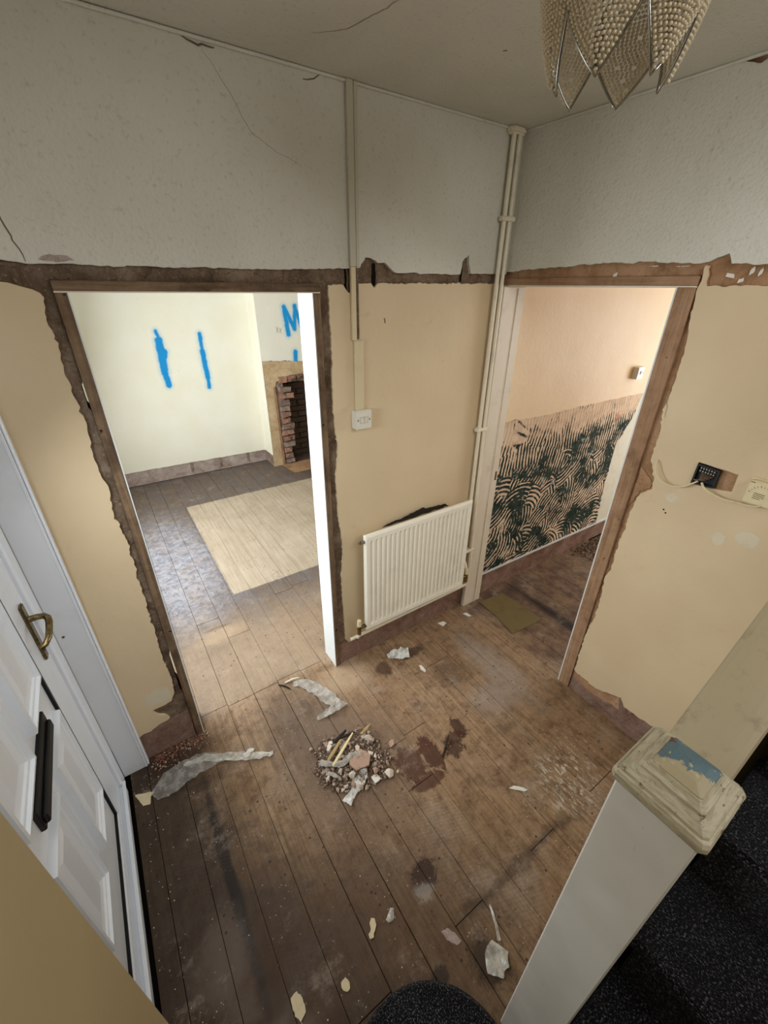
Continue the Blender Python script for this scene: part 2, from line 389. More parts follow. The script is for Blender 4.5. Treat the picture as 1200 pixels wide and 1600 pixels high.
def m_floor():
    m = Mat('worn_floorboards', 0.6, 0.3)
    p = m.pos(); r = m.rnd(); x = m.sep(p)
    off = m.comb(m.math('MULTIPLY', r, 37.0), m.math('MULTIPLY', r, 91.0), 0.0)
    gp = m.vm('ADD', m.vm('MULTIPLY', p, (62, 2.6, 1)), off)
    g = m.noise(gp, 1.0, 7, 0.62, 0.9)
    fine = m.noise(m.vm('ADD', m.vm('MULTIPLY', p, (260, 9, 1)), off), 1.0, 4, 0.6)
    wob = m.noise(scale=13, detail=5, rough=0.65); big = m.noise(scale=2.4, detail=5, rough=0.6); med = m.noise(scale=6.5, detail=6, rough=0.66)
    # hall boards
    col = m.ramp(m.math('ADD', m.math('MULTIPLY', g, 0.7), m.math('MULTIPLY', fine, 0.3)), [(0.28, C(104, 80, 58)), (0.46, C(140, 112, 84)), (0.60, C(158, 131, 102)), (0.78, C(180, 154, 126))])
    col = m.mix(m.mr(r, 0, 1, 0.0, 0.30, False), col, C(116, 84, 56))
    col = m.mix(m.math('MULTIPLY', m.mr(med, 0.50, 0.66), 0.45), col, C(92, 68, 48))
    col = m.mix(m.math('MULTIPLY', m.mr(big, 0.50, 0.68), 0.50), col, C(152, 132, 112))
    mot = m.noise(scale=17, detail=10, rough=0.80, dist=0.5)
    col = m.mix(1.0, col, m.ramp(mot, [(0.34, (0.50, 0.46, 0.42, 1)), (0.50, (0.98, 0.98, 0.98, 1)), (0.70, (1.28, 1.28, 1.26, 1))]), 'MULTIPLY')
    # the far room: dark varnish round a rug-sized pale field
    rm = m.math('MULTIPLY', m.mr(x[1], 0.35, 0.95), 1.0)
    vcol = m.ramp(m.math('ADD', m.math('MULTIPLY', med, 0.6), m.math('MULTIPLY', fine, 0.4)), [(0.32, C(66, 59, 57)), (0.5, C(90, 83, 81)), (0.62, C(112, 104, 101)), (0.75, C(144, 134, 127))])
    sheen_tint = m.blob(p, (-1.70, 1.65), (0.32, 0.85), 0.6, wob, 0.8)  # bluish sheen of the window light, painted into the board colour
    vcol = m.mix(m.math('MULTIPLY', sheen_tint, 0.8), vcol, m.mix(m.mr(mot, 0.4, 0.6), C(118, 121, 132), C(168, 171, 180)))
    col = m.mix(m.math('ADD', m.math('MULTIPLY', rm, 0.80), m.math('MULTIPLY', m.math('SUBTRACT', med, 0.5), m.math('MULTIPLY', rm, 1.2)), clamp=True), col, vcol)
    near = m.math('MULTIPLY', m.mr(x[1], 1.05, 0.35), m.mr(x[1], 0.02, 0.15))
    col = m.mix(m.math('MULTIPLY', near, 0.55), col, C(160, 142, 120))
    bare = m.ramp(m.math('ADD', m.math('MULTIPLY', g, 0.6), m.math('MULTIPLY', big, 0.4)), [(0.3, C(146, 129, 106)), (0.5, C(172, 156, 134)), (0.7, C(190, 177, 158))])
    e = m.math('MULTIPLY', m.math('SUBTRACT', wob, 0.5), 0.03)
    inx = m.mr(m.math('ADD', x[0], e), -1.405, -1.395)
    iny = m.math('MULTIPLY', m.mr(m.math('ADD', x[1], e), 1.02, 1.035), m.mr(m.math('ADD', x[1], e), 2.73, 2.71))
    rug = m.math('MULTIPLY', m.math('MULTIPLY', inx, iny), m.mr(med, 0.85, 0.55, 0.55, 0.97))
    col = m.mix(rug, col, bare)
    # stains of the hall
    def st(c, rr, colr, k, edge=0.25, amp=0.7, w=wob):
        nonlocal col
        col = m.mix(m.math('MULTIPLY', m.blob(p, c, rr, edge, w, amp), k), col, colr)
    st((-2.12, -0.75), (0.28, 1.0), C(40, 31, 24), 0.85, 0.55, 1.3, med)
    st((-1.86, -1.15), (0.30, 0.42), C(56, 41, 29), 0.75, 0.6, 1.2, med)
    st((-1.60, -1.25), (0.5, 0.40), C(70, 50, 33), 0.68, 0.6, 1.2, med)
    st((-1.918, -0.70), (0.022, 0.42), C(30, 24, 20), 0.85, 0.4, 1.0)
    st((-2.02, -0.10), (0.16, 0.14), C(50, 36, 28), 0.75, 0.4, 1.0)
    st((-2.0, -0.95), (0.08, 0.16), C(120, 104, 92), 0.5, 0.6, 2.0, med)
    st((-1.95, -1.28), (0.16, 0.10), C(128, 112, 100), 0.5, 0.6, 2.0, med)
    st((-1.40, -0.22), (0.20, 0.26), C(66, 57, 50), 0.55, 0.7, 1.0, med)
    st((-1.28, -0.55), (0.30, 0.30), C(112, 92, 76), 0.7, 0.5, 0.8)
    st((-0.72, -0.72), (0.034, 0.055), C(60, 34, 24), 0.85, 0.14, 3.2, mot)
    st((-0.815, -0.80), (0.055, 0.04), C(60, 36, 26), 0.85, 0.14, 3.2, mot)
    st((-0.78, -0.755), (0.06, 0.034), C(62, 36, 26), 0.80, 0.14, 3.2, mot)
    st((-0.935, -0.755), (0.048, 0.092), C(68, 38, 26), 0.88, 0.12, 2.4, mot)
    st((-1.05, -0.735), (0.068, 0.088), C(74, 44, 31), 0.85, 0.15, 2.2, mot)
    st((-1.02, -0.85), (0.09, 0.038), C(72, 42, 30), 0.8, 0.15, 2.8, mot)
    st((-1.275, -1.12), (0.05, 0.05), C(44, 27, 20), 0.82, 0.25, 3.0, mot)
    st((-1.30, -1.165), (0.032, 0.032), C(170, 160, 150), 0.5, 0.5, 5.0, mot)
    st((-1.235, -1.43), (0.06, 0.07), C(40, 28, 22), 0.7, 0.35, 3.0, mot)
    st((-1.40, -1.37), (0.03, 0.03), C(38, 26, 20), 0.75, 0.3, 1.6)
    st((-0.62, -0.17), (0.09, 0.035), C(60, 40, 30), 0.75, 0.25, 1.6)
    st((-0.84, -0.18), (0.05, 0.05), C(64, 42, 32), 0.7, 0.25, 1.6)
    st((-1.04, -0.10), (0.14, 0.10), C(176, 152, 124), 0.55, 0.5, 1.3, med)
    st((-0.42, -0.70), (0.12, 0.10), C(146, 132, 122), 0.55, 0.6, 1.3, med)
    st((-0.25, -0.52), (0.10, 0.30), C(150, 140, 130), 0.45, 0.6, 1.6, med)
    st((-0.52, -0.42), (0.10, 0.10), C(70, 52, 42), 0.5, 0.6, 1.6, med)
    st((-1.58, 0.735), (0.085, 0.014), C(58, 46, 38), 0.8, 0.5, 1.8)
    st((-1.60, 0.66), (0.13, 0.08), C(176, 152, 122), 0.55, 0.6, 1.2, med)
    # joist line of dirt across the boards
    ln = m.math('ABSOLUTE', m.math('ADD', m.math('ADD', x[1], 1.305), m.math('MULTIPLY', m.math('SUBTRACT', wob, 0.5), 0.10)))
    lm = m.math('MULTIPLY', m.mr(ln, 0.035, 0.0), m.math('MULTIPLY', m.mr(x[0], -1.35, -1.15), m.mr(x[0], -0.5, -0.75)))
    col = m.mix(m.math('MULTIPLY', lm, 0.65), col, C(54, 40, 32))
    # scraped white residue
    rs = m.noise(m.vm('MULTIPLY', p, (60, 22, 1)), 1.0, 6, 0.75, 0.6)
    sm = m.math('MULTIPLY', m.blob(p, (-0.47, -1.21), (0.15, 0.13), 0.5, wob, 0.9), m.mr(rs, 0.50, 0.60))
    col = m.mix(m.math('MULTIPLY', sm, 0.85), col, C(206, 194, 176))
    sm = m.math('MULTIPLY', m.blob(p, (-0.28, -1.14), (0.10, 0.14), 0.5, wob, 0.9), m.mr(rs, 0.56, 0.66))
    col = m.mix(m.math('MULTIPLY', sm, 0.7), col, C(196, 182, 166))
    # side room: darker, greyer brown
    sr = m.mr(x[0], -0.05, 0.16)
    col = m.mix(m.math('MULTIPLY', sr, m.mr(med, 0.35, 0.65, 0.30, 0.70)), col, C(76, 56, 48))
    st((0.46, -0.62), (0.045, 0.50), C(30, 24, 22), 0.85, 0.45, 0.9)
    st((0.25, -0.10), (0.30, 0.06), C(66, 52, 46), 0.6, 0.5, 0.9)
    # doorway dust, spots, specks
    dusty = m.math('MULTIPLY', m.mr(m.noise(scale=5.0, detail=8, rough=0.75), 0.54, 0.70), 0.42)
    col = m.mix(dusty, col, C(172, 156, 140))
    sp = m.math('MULTIPLY', m.mr(m.vor(scale=24), 0.17, 0.07), m.mr(m.noise(scale=4.5), 0.47, 0.55))
    col = m.mix(m.math('MULTIPLY', sp, 0.8), col, C(42, 28, 20))
    sp2 = m.math('MULTIPLY', m.mr(m.vor(scale=62), 0.17, 0.09), m.mr(m.noise(scale=7.5), 0.50, 0.58))
    col = m.mix(m.math('MULTIPLY', sp2, 0.7), col, C(60, 42, 30))
    sp3 = m.math('MULTIPLY', m.mr(m.vor(m.vm('ADD', p, (3.3, 1.7, 0)), 52), 0.13, 0.07), m.mr(m.noise(m.vm('ADD', p, (7, 2, 0)), 6.0), 0.50, 0.58))
    col = m.mix(m.math('MULTIPLY', sp3, 0.75), col, C(206, 192, 170))
    # saw marks across some boards
    saw = m.math('SINE', m.math('ADD', m.math('MULTIPLY', x[1], 420.0), m.math('MULTIPLY', x[0], 160.0)))
    sw = m.math('MULTIPLY', m.mr(saw, 0.2, 0.9), m.mr(big, 0.50, 0.58))
    col = m.mix(m.math('MULTIPLY', sw, m.math('MULTIPLY', m.mr(x[1], 0.1, -0.1), 0.16)), col, C(92, 66, 46))
    m.set('Base Color', col)
    m.set('Roughness', m.mr(med, 0.3, 0.7, 0.42, 0.72))
    m.bump(m.math('ADD', m.math('MULTIPLY', g, 0.7), m.math('ADD', m.math('MULTIPLY', fine, 0.35), m.math('MULTIPLY', med, 0.8))), 0.38, 0.006)
    return m
M_FLOOR = m_floor()
M_SUB = m_plain('dark_underfloor', C(22, 17, 13), 0.95, 0.05)

def m_adhesive():
    m = Mat('combed_tile_adhesive', 0.85, 0.15)
    p = m.pos(); x = m.sep(p)
    q = m.comb(x[0], x[2], 0.0)
    wq = m.vm('ADD', q, m.vm('SCALE', m.vm('SUBTRACT', m.noise(q, 4.0, 2, color=True), (0.5, 0.5, 0.5)), 0.10))
    cq = m.vm('MULTIPLY', wq, (1.0, 1.0, 0.0))
    cellc = m.sep(m.vor(cq, 6.2, out='Color')); cen = m.vor(cq, 6.2, out='Position')
    low = m.mr(x[2], 1.12, 0.80)                       # arcs low down, upright combing at the top
    ang = m.math('MULTIPLY', m.math('SUBTRACT', cellc[0], 0.5), 0.5)
    rel = m.sep(m.vm('SUBTRACT', q, cen))
    u1 = m.math('ADD', m.math('MULTIPLY', rel[0], m.math('COSINE', ang)), m.math('MULTIPLY', rel[1], m.math('SINE', ang)))
    th = m.math('MULTIPLY', m.math('ADD', m.math('MULTIPLY', cellc[1], 1.25), 0.55), math.pi)
    cc = m.comb(m.math('MULTIPLY', m.math('COSINE', th), 0.20), m.math('MULTIPLY', m.math('SINE', th), 0.20), 0.0)
    u2 = m.vm('LENGTH', m.vm('SUBTRACT', m.vm('SUBTRACT', q, cen), cc))
    pick = m.mr(m.math('ADD', low, m.math('SUBTRACT', cellc[0], 0.5)), 0.49, 0.51)
    u = m.math('ADD', m.math('MULTIPLY', u1, m.math('SUBTRACT', 1.0, pick)), m.math('MULTIPLY', u2, pick))
    wave = m.math('SINE', m.math('ADD', m.math('MULTIPLY', u, 2 * math.pi / 0.031), m.math('MULTIPLY', m.noise(q, 7, 2), 3.0)))
    nz = m.noise(q, 26, 5, 0.7); patch = m.noise(m.vm('ADD', q, (4, 9, 0)), 5.5, 5, 0.6); p2 = m.noise(m.vm('ADD', q, (1, 3, 0)), 11, 4, 0.6)
    bias = m.mr(x[2], 1.27, 1.08, 1.1, -0.42)          # nothing dark shows right under the top edge
    k = m.math('ADD', m.math('ADD', m.math('MULTIPLY', wave, 0.75), m.math('MULTIPLY', m.math('SUBTRACT', nz, 0.5), 2.4)), m.math('ADD', m.math('MULTIPLY', m.math('SUBTRACT', patch, 0.5), 5.0), bias))
    adh = m.mr(k, -0.14, 0.14)
    ac = m.mix(m.mr(p2, 0.42, 0.62), C(222, 198, 170), C(205, 180, 155))
    ac = m.mix(m.math('MULTIPLY', m.mr(wave, 0.2, -0.8), 0.35), ac, C(176, 140, 112))
    gc = m.mix(m.mr(p2, 0.4, 0.6), C(30, 46, 38), C(50, 62, 54))
    gc = m.mix(m.mr(m.noise(m.vm('ADD', q, (8, 8, 0)), 9, 5), 0.60, 0.68), gc, C(150, 158, 150))
    pk = m.mr(m.noise(m.vm('ADD', q, (2, 5, 0)), 7, 4), 0.64, 0.70)
    col = m.mix(adh, gc, m.mix(pk, ac, C(190, 140, 116)))
    m.set('Base Color', col)
    m.bump(m.math('ADD', m.math('MULTIPLY', adh, 0.8), m.math('MULTIPLY', wave, 0.15)), 0.8, 0.004)
    return m
M_ADH = m_adhesive()
M_WHITEWASH = m_plain('whitewashed_plaster', C(214, 210, 192), 0.8, 0.2, var=0.06, scale=10)

def m_spray(base, name, segs, axis=1):
    m = base
    p = m.pos(); x = m.sep(p)
    q = m.comb(x[0], 0.0, x[2])
    wob = m.math('MULTIPLY', m.math('SUBTRACT', m.noise(q, 14, 4, 0.6), 0.5), 0.035)
    col = m.b.inputs['Base Color'].links[0].from_socket
    best = None
    for (a, b, r) in segs:
        d = m.math('SUBTRACT', m.seg(q, (a[0], 0, a[1]), (b[0], 0, b[1])), r)
        best = d if best is None else m.math('MINIMUM', best, d)
    best = m.math('ADD', best, wob)
    col = m.mix(m.math('MULTIPLY', m.mr(best, 0.05, 0.0), 0.35), col, C(90, 190, 225))
    col = m.mix(m.mr(best, 0.014, -0.006), col, C(16, 146, 214))
    m.set('Base Color', col); return m
m_spray(M_FARWALL, 'x', [((-1.20, 1.645), (-1.185, 1.56), 0.012), ((-1.19, 1.55), (-1.20, 1.22), 0.034), ((-1.20, 1.22), (-1.19, 1.09), 0.026), ((-1.16, 1.43), (-1.18, 1.38), 0.03),
                         ((-0.772, 1.595), (-0.775, 1.42), 0.016), ((-0.775, 1.42), (-0.768, 1.13), 0.024), ((-0.768, 1.13), (-0.77, 1.02), 0.014)])
M_BREAST = m_paint('white_breast_paper', C(232, 228, 212), C(224, 222, 210), scuff=0.1)
m_spray(M_BREAST, 'x', [((0.12, 1.86), (0.15, 1.57), 0.022), ((0.12, 1.86), (0.23, 1.63), 0.02), ((0.23, 1.63), (0.25, 1.87), 0.018), ((0.25, 1.87), (0.33, 1.60), 0.018), ((0.215, 1.38), (0.195, 1.17), 0.022)])

def m_brick():
    m = Mat('old_red_brick', 0.9, 0.1)
    r = m.rnd(); a = m.noise(scale=30, detail=6, rough=0.7); b = m.noise(scale=9, detail=4)
    col = m.mix(m.mr(r, 0.2, 0.9), C(150, 110, 90), C(116, 98, 88))
    col = m.mix(m.mr(a, 0.45, 0.7), col, C(178, 150, 130)); col = m.mix(m.mr(b, 0.52, 0.66), col, C(80, 64, 56))
    m.set('Base Color', col); m.bump(a, 0.7, 0.01); return m
M_BRICK = m_brick()
M_SOOT = m_plain('sooty_brick', C(84, 70, 62), 0.95, 0.05, var=0.15, scale=25, bump=0.6)
M_MORTAR = m_bare('crumbling_mortar', [(0.30, C(84, 68, 60)), (0.46, C(132, 112, 100)), (0.6, C(166, 146, 132)), (0.75, C(196, 180, 166))], C(60, 46, 38), 1.6)
M_TANBOARD = m_bare('tan_undercoat', [(0.30, C(150, 120, 90)), (0.46, C(186, 160, 124)), (0.6, C(204, 180, 146)), (0.75, C(218, 198, 168))], C(120, 90, 66), 0.7)

def m_film(name, col, alpha, rough=0.3):
    m = Mat(name, rough, 0.5)
    f = m.noise(scale=26, detail=5, rough=0.65)
    m.set('Base Color', col)
    m.set('Alpha', m.mr(f, 0.35, 0.65, alpha * 0.55, min(1.0, alpha * 1.3)))
    m.bump(m.noise(scale=38, detail=3, rough=0.5), 0.4, 0.01)
    return m
M_FILM = m_film('clear_dusty_film', C(200, 196, 188), 0.36)
M_FILM2 = m_film('milky_polythene', C(206, 200, 188), 0.80)
M_GREYSHEET = m_film('grey_torn_lining_paper', C(166, 158, 146), 0.95, 0.7)
M_WHITEBAG = m_film('white_plastic_bag', C(228, 226, 218), 0.95, 0.4)
M_PAPERW = m_plain('white_scrap_paper', C(222, 216, 204), 0.75, 0.2, var=0.06, scale=40)
M_FLAKE = m_plain('cream_paint_flake', C(214, 198, 162), 0.7, 0.2, var=0.06, scale=40)
M_STONE = m_plain('dusty_plaster_stone', C(176, 156, 138), 0.9, 0.1, var=0.14, scale=45, bump=0.5)
M_STONE2 = m_plain('pink_brick_fragment', C(172, 142, 122), 0.9, 0.1, var=0.14, scale=45, bump=0.5)
M_STONE3 = m_plain('pale_plaster_lump', C(210, 196, 178), 0.9, 0.1, var=0.1, scale=45, bump=0.5)
M_GRIT = m_plain('dark_rubble_grit', C(120, 101, 86), 0.95, 0.1, var=0.2, scale=60)
M_GRITL = m_plain('pale_rubble_grit', C(178, 158, 140), 0.95, 0.1, var=0.15, scale=60)
M_GRITR = m_plain('red_mortar_grit', C(136, 92, 72), 0.95, 0.1, var=0.2, scale=60)
M_STICK = m_plain('splintered_wood', C(168, 142, 100), 0.8, 0.2, var=0.15, scale=30)
M_STICKD = m_plain('charred_wood', C(50, 42, 36), 0.85, 0.15, var=0.2, scale=30)
M_YELLOW = m_plain('pale_yellow_splinter', C(220, 202, 156), 0.7, 0.2)
M_OLIVE = m_plain('olive_lino_sheet', C(112, 96, 60), 0.45, 0.4, var=0.12, scale=12)
M_LINT = m_plain('lampshade_beads', C(220, 204, 172), 0.18, 0.6, var=0.1, scale=80)
M_LINT.set('Transmission Weight', 0.15)
M_GLASS = Mat('door_glass', 0.15, 0.5); M_GLASS.set('Base Color', C(235, 240, 240)); M_GLASS.set('Alpha', 0.25)

# ------------------------------------------------------------------ the setting: floor
rng = random.Random(5)
floor = tag(B('floor', -2.6, 3.1, -2.8, 3.7, -0.07, -0.032, M_SUB), kind='structure')
JX = [-2.60, -2.42, -2.275, -2.13, -1.99, -1.849, -1.708, -1.560, -1.415, -1.270, -1.132, -0.988, -0.846, -0.700, -0.556, -0.424, -0.262]
while JX[-1] < 3.0: JX.append(JX[-1] + rng.choice((0.142, 0.148, 0.146, 0.139)))
FORCED = {-1.132: [-0.615, -0.835], -0.988: [-0.60], -1.560: [0.60]}
for i in range(len(JX) - 1):
    x0, x1 = JX[i], JX[i + 1]
    ytop = 3.58 if x0 < 1.6 else 0.0
    cuts = [-2.78]
    if -1.86 < x0 < -1.14: cuts.append(0.085 + rng.uniform(-0.012, 0.012))
    cuts += FORCED.get(round(x0, 3), [])
    if x0 > 0.1: cuts.append(rng.uniform(-1.9, -0.9))
    elif rng.random() < 0.55: cuts.append(rng.choice((1.7, 2.2, 0.9)) + rng.uniform(-0.1, 0.1))
    if -2.0 < x0 < -1.2 and rng.random() < 0.35: cuts.append(-1.305)
    if x0 > -0.9 and x0 < 0: cuts.append(rng.choice((-1.305, -0.32, -1.305)))
    cuts = sorted(set(cuts)) + [ytop]
    if x0 < -2.2: cuts = sorted(cuts + [0.0])
    for a, b in zip(cuts[:-1], cuts[1:]):
        if b - a < 0.1: continue
        if a < -0.05 and x1 < -2.2: continue
        x0 = max(JX[i], -2.203) if a < -0.05 else JX[i]
        g = rng.uniform(0.0005, 0.0016); dz = rng.uniform(-0.0012, 0.0)
        B('floorboard', x0 + g, x1 - g, a + 0.0012, b - 0.0012, -0.026, dz, M_FLOOR, floor, 0.0010)

# ------------------------------------------------------------------ wall_back: hall wall with the left doorway
wall_back = struct('wall_back')
core = [(-2.32, 0), (-1.8905, 0), (-1.8905, 0.33), (-1.899, 0.35), (-1.900, 0.56), (-1.8905, 0.60), (-1.8905, 1.70), (-1.897, 1.71), (-1.897, 1.78), (-1.8905, 1.79),
        (-1.8905, 2.079), (-1.0395, 2.079), (-1.0395, 0), (0.13, 0), (0.13, 2.70), (-2.32, 2.70)]
MB().slab(core, 'y', 0.13, 0.012).build('bare_plaster', M_BARE_DARK, wall_back)
bandA = [(-2.30, 2.122), (-1.984, 2.125), (-1.932, 2.117), (-1.903, 2.118), (-1.765, 2.117), (-1.496, 2.120), (-1.236, 2.121), (-0.921, 2.132), (-0.856, 2.138), (-0.832, 2.174), (-0.805, 2.172), (-0.771, 2.156), (-0.739, 2.159),
         (-0.690, 2.126), (-0.639, 2.123), (-0.313, 2.125), (-0.305, 2.176), (-0.268, 2.206), (-0.262, 2.17), (-0.244, 2.129), (-0.093, 2.132), (0.0, 2.132)]
up = rag(bandA, 0.0035, 0.014, 3) + [(0.0, 2.69), (-2.30, 2.69)]
MB().slab(up, 'y', 0.012, -0.004).build('wallpaper', M_PAPER, wall_back)
edgeL = [(-2.30, 2.070), (-2.001, 2.072), (-1.963, 2.062), (-1.937, 2.054), (-1.922, 2.045), (-1.925, 1.922), (-1.928, 1.831), (-1.917, 1.689), (-1.927, 1.535), (-1.914, 1.410), (-1.925, 1.321), (-1.912, 1.191), (-1.923, 0.806),
         (-1.924, 0.637), (-1.920, 0.493), (-1.924, 0.362), (-1.947, 0.309), (-2.039, 0.300), (-1.976, 0.204), (-2.055, 0.182), (-2.111, 0.172), (-2.30, 0.165)]
MB().slab(rag(edgeL, 0.006, 0.012, 8) + [(-2.31, 0.165), (-2.31, 2.07)], 'y', 0.012, 0.0).build('painted_plaster', M_CREAM, wall_back)
edgeR = [(0.0, 2.091), (-0.770, 2.082), (-0.786, 2.066), (-0.802, 2.084), (-0.864, 2.081), (-0.880, 2.078), (-0.897, 2.045), (-0.915, 2.05), (-0.935, 2.076), (-1.001, 2.075), (-1.002, 1.950), (-1.000, 1.802), (-1.004, 1.585), (-0.997, 1.466), (-0.990, 1.403),
         (-1.009, 1.243), (-1.007, 1.066), (-0.985, 0.828), (-1.006, 0.664), (-0.999, 0.432), (-0.994, 0.177), (-0.975, 0.149), (-0.715, 0.161), (-0.046, 0.164), (0.0, 0.164)]
MB().slab(rag(edgeR, 0.0045, 0.012, 11) , 'y', 0.012, 0.0).build('painted_plaster', M_CREAM, wall_back)
MB().slab(rag([(-2.30, 0.175), (-1.893, 0.19), (-1.893, 0.0), (-2.30, 0.0)], 0.003, 0.02, 4, True), 'y', 0.0115, 0.004).build('skirting_plaster', M_BARE_SKIRT, wall_back)
MB().slab(rag([(-1.036, 0.155), (-0.6, 0.162), (0.0, 0.170), (0.0, 0.0), (-1.036, 0.0)], 0.003, 0.02, 5, True), 'y', 0.0115, 0.004).build('skirting_plaster', M_BARE_SKIRT, wall_back)
# dark notches and a bare pink patch in the picture rail band
for x0, x1, z0, z1 in ((-0.795, -0.775, 2.075, 2.155), (-0.303, -0.288, 2.095, 2.175), (-0.925, -0.912, 2.05, 2.135)):
    MB().slab(rag([(x0, z0), (x1, z0), (x1 - 0.002, z1), (x0 + 0.004, z1)], 0.003, 0.01, 7, True), 'y', 0.0125, 0.0105).build('notch', M_DARK, wall_back)
MB().slab(rag([(-2.045, 0.40), (-1.99, 0.425), (-1.945, 0.40), (-1.94, 0.33), (-1.99, 0.325), (-2.04, 0.335)], 0.005, 0.012, 2, True), 'y', 0.0, -0.0007).build('bare_patch', M_FILLER, wall_back)
MB().slab(rag([(-1.90, 2.128), (-1.87, 2.142), (-1.83, 2.140), (-1.815, 2.128), (-1.86, 2.122)], 0.003, 0.01, 6, True), 'y', -0.004, -0.005).build('filler_patch', M_BARE_PINK, wall_back)
def crack(pts, w, seed, parent, axis, d):
    q = rag(pts, 0.004, 0.014, seed); n = len(q)
    ws = [w * (0.35 + 0.65 * math.sin(math.pi * (i + 0.5) / n)) for i in range(n)]
    if axis == 'y': P3 = [(u, d, v) for u, v in q]; nr = (0, -1, 0)
    elif axis == 'x': P3 = [(d, u, v) for u, v in q]; nr = (-1, 0, 0)
    else: P3 = [(u, v, d) for u, v in q]; nr = (0, 0, -1)
    MB().ribbon(P3, ws, nr, 0.0006).build('crack', M_CRACK, parent, False)
crack([(-1.957, 2.262), (-1.948, 2.20), (-1.934, 2.15), (-1.930, 2.121)], 0.0040, 1, wall_back, 'y', -0.004)
crack([(-1.380, 2.67), (-1.30, 2.575), (-1.251, 2.496), (-1.17, 2.455), (-1.08, 2.425)], 0.0012, 2, wall_back, 'y', -0.004)
crack([(-1.42, 2.672), (-1.375, 2.660), (-1.33, 2.664)], 0.0060, 3, wall_back, 'y', -0.004)
crack([(-1.06, 2.650), (-1.02, 2.658), (-0.99, 2.678)], 0.0040, 4, wall_back, 'y', -0.004)
crack([(-0.735, 1.95), (-0.730, 1.93)], 0.008, 5, wall_back, 'y', 0.0)

# ------------------------------------------------------------------ wall_right: hall wall with the right doorway
wall_right = struct('wall_right')
coreB = [(-1.69, 0), (-0.890, 0), (-0.890, 2.116), (0.012, 2.116), (0.012, 2.70), (-1.69, 2.70)]
MB().slab(coreB, 'x', 0.13, 0.012).build('bare_plaster', M_BARE_TAN, wall_right)
bandB = [(0.0, 2.142), (-0.018, 2.142), (-0.190, 2.152), (-0.327, 2.156), (-0.419, 2.164), (-0.561, 2.166), (-0.641, 2.159), (-0.663, 2.167), (-0.781, 2.160), (-0.878, 2.153), (-0.905, 2.158), (-0.956, 2.180), (-0.973, 2.150), (-1.071, 2.146), (-1.69, 2.146)]
upB = rag(bandB, 0.004, 0.014, 21) + [(-1.69, 2.69), (-0.905, 2.69)] + rag([(-0.905, 2.665), (-0.870, 2.656), (-0.835, 2.668), (-0.805, 2.679), (-0.80, 2.69)], 0.003, 0.01, 22) + [(0.0, 2.69)]
MB().slab(upB, 'x', 0.012, -0.004).build('wallpaper', M_PAPER, wall_right)
edgeB = [(-1.69, 2.086), (-1.093, 2.085), (-0.916, 2.084), (-0.906, 2.146), (-0.895, 2.146), (-0.893, 2.137), (-0.897, 2.038), (-0.902, 1.965), (-0.911, 1.933), (-0.916, 1.845), (-0.920, 1.775), (-0.919, 1.727), (-0.908, 1.649), (-0.927, 1.549), (-0.926, 1.451), (-0.964, 1.363),
         (-0.967, 1.319), (-0.930, 1.286), (-0.918, 1.235), (-0.914, 1.085), (-0.906, 0.974), (-0.914, 0.866), (-0.897, 0.816), (-0.914, 0.623), (-0.896, 0.433), (-0.893, 0.287), (-0.896, 0.147), (-1.028, 0.133), (-1.157, 0.193), (-1.186, 0.150), (-1.328, 0.165), (-1.69, 0.16)]
holeB = rag([(-1.094, 1.487), (-1.226, 1.482), (-1.228, 1.414), (-1.176, 1.404), (-1.092, 1.398)], 0.0012, 0.012, 30, True)
MB().slab([rag(edgeB, 0.006, 0.012, 23), holeB], 'x', 0.012, 0.0).build('painted_plaster', M_CREAM, wall_right)
MB().slab(rag([(-1.69, 0.178), (-1.15, 0.20), (-0.892, 0.15), (-0.892, 0.0), (-1.69, 0.0)], 0.003, 0.02, 25, True), 'x', 0.0115, 0.004).build('skirting_plaster', M_BARE_SKIRT, wall_right)
# raised ridge of torn undercoat beside the right jamb
for q, d in (([(-0.894, 1.40), (-0.93, 1.37), (-0.958, 1.345), (-0.955, 1.32), (-0.92, 1.295), (-0.894, 1.20)], 0.008), ([(-0.893, 0.95), (-0.905, 0.86), (-0.895, 0.70), (-0.905, 0.55), (-0.891, 0.45)], 0.009),
             ([(-0.90, 0.138), (-1.03, 0.128), (-1.15, 0.175), (-1.17, 0.11), (-1.0, 0.075), (-0.90, 0.10)], 0.003)):
    MB().slab(rag(q, 0.004, 0.012, 31, True), 'x', 0.0125, d).build('torn_undercoat', M_BARE_TAN, wall_right)
for (y, z, w, h) in ((-1.050, 1.315, 0.030, 0.022), (-1.251, 1.220, 0.026, 0.028), (-1.334, 1.258, 0.040, 0.032)):
    q = [(y + w * math.cos(a) * (1 if a < 3 else .8), z + h * math.sin(a)) for a in [k * math.pi / 4 for k in range(8)]]
    MB().slab(rag(q, 0.003, 0.008, 33, True), 'x', 0.0, -0.0006).build('filler_patch', M_FILLER, wall_right)
for (y, z) in ((-1.037, 1.254), (-1.048, 1.243)):
    MB().slab([(y + 0.0035 * math.cos(k * math.pi / 5), z + 0.0035 * math.sin(k * math.pi / 5)) for k in range(10)], 'x', 0.0, -0.0004).build('screw_hole', M_DARK, wall_right)
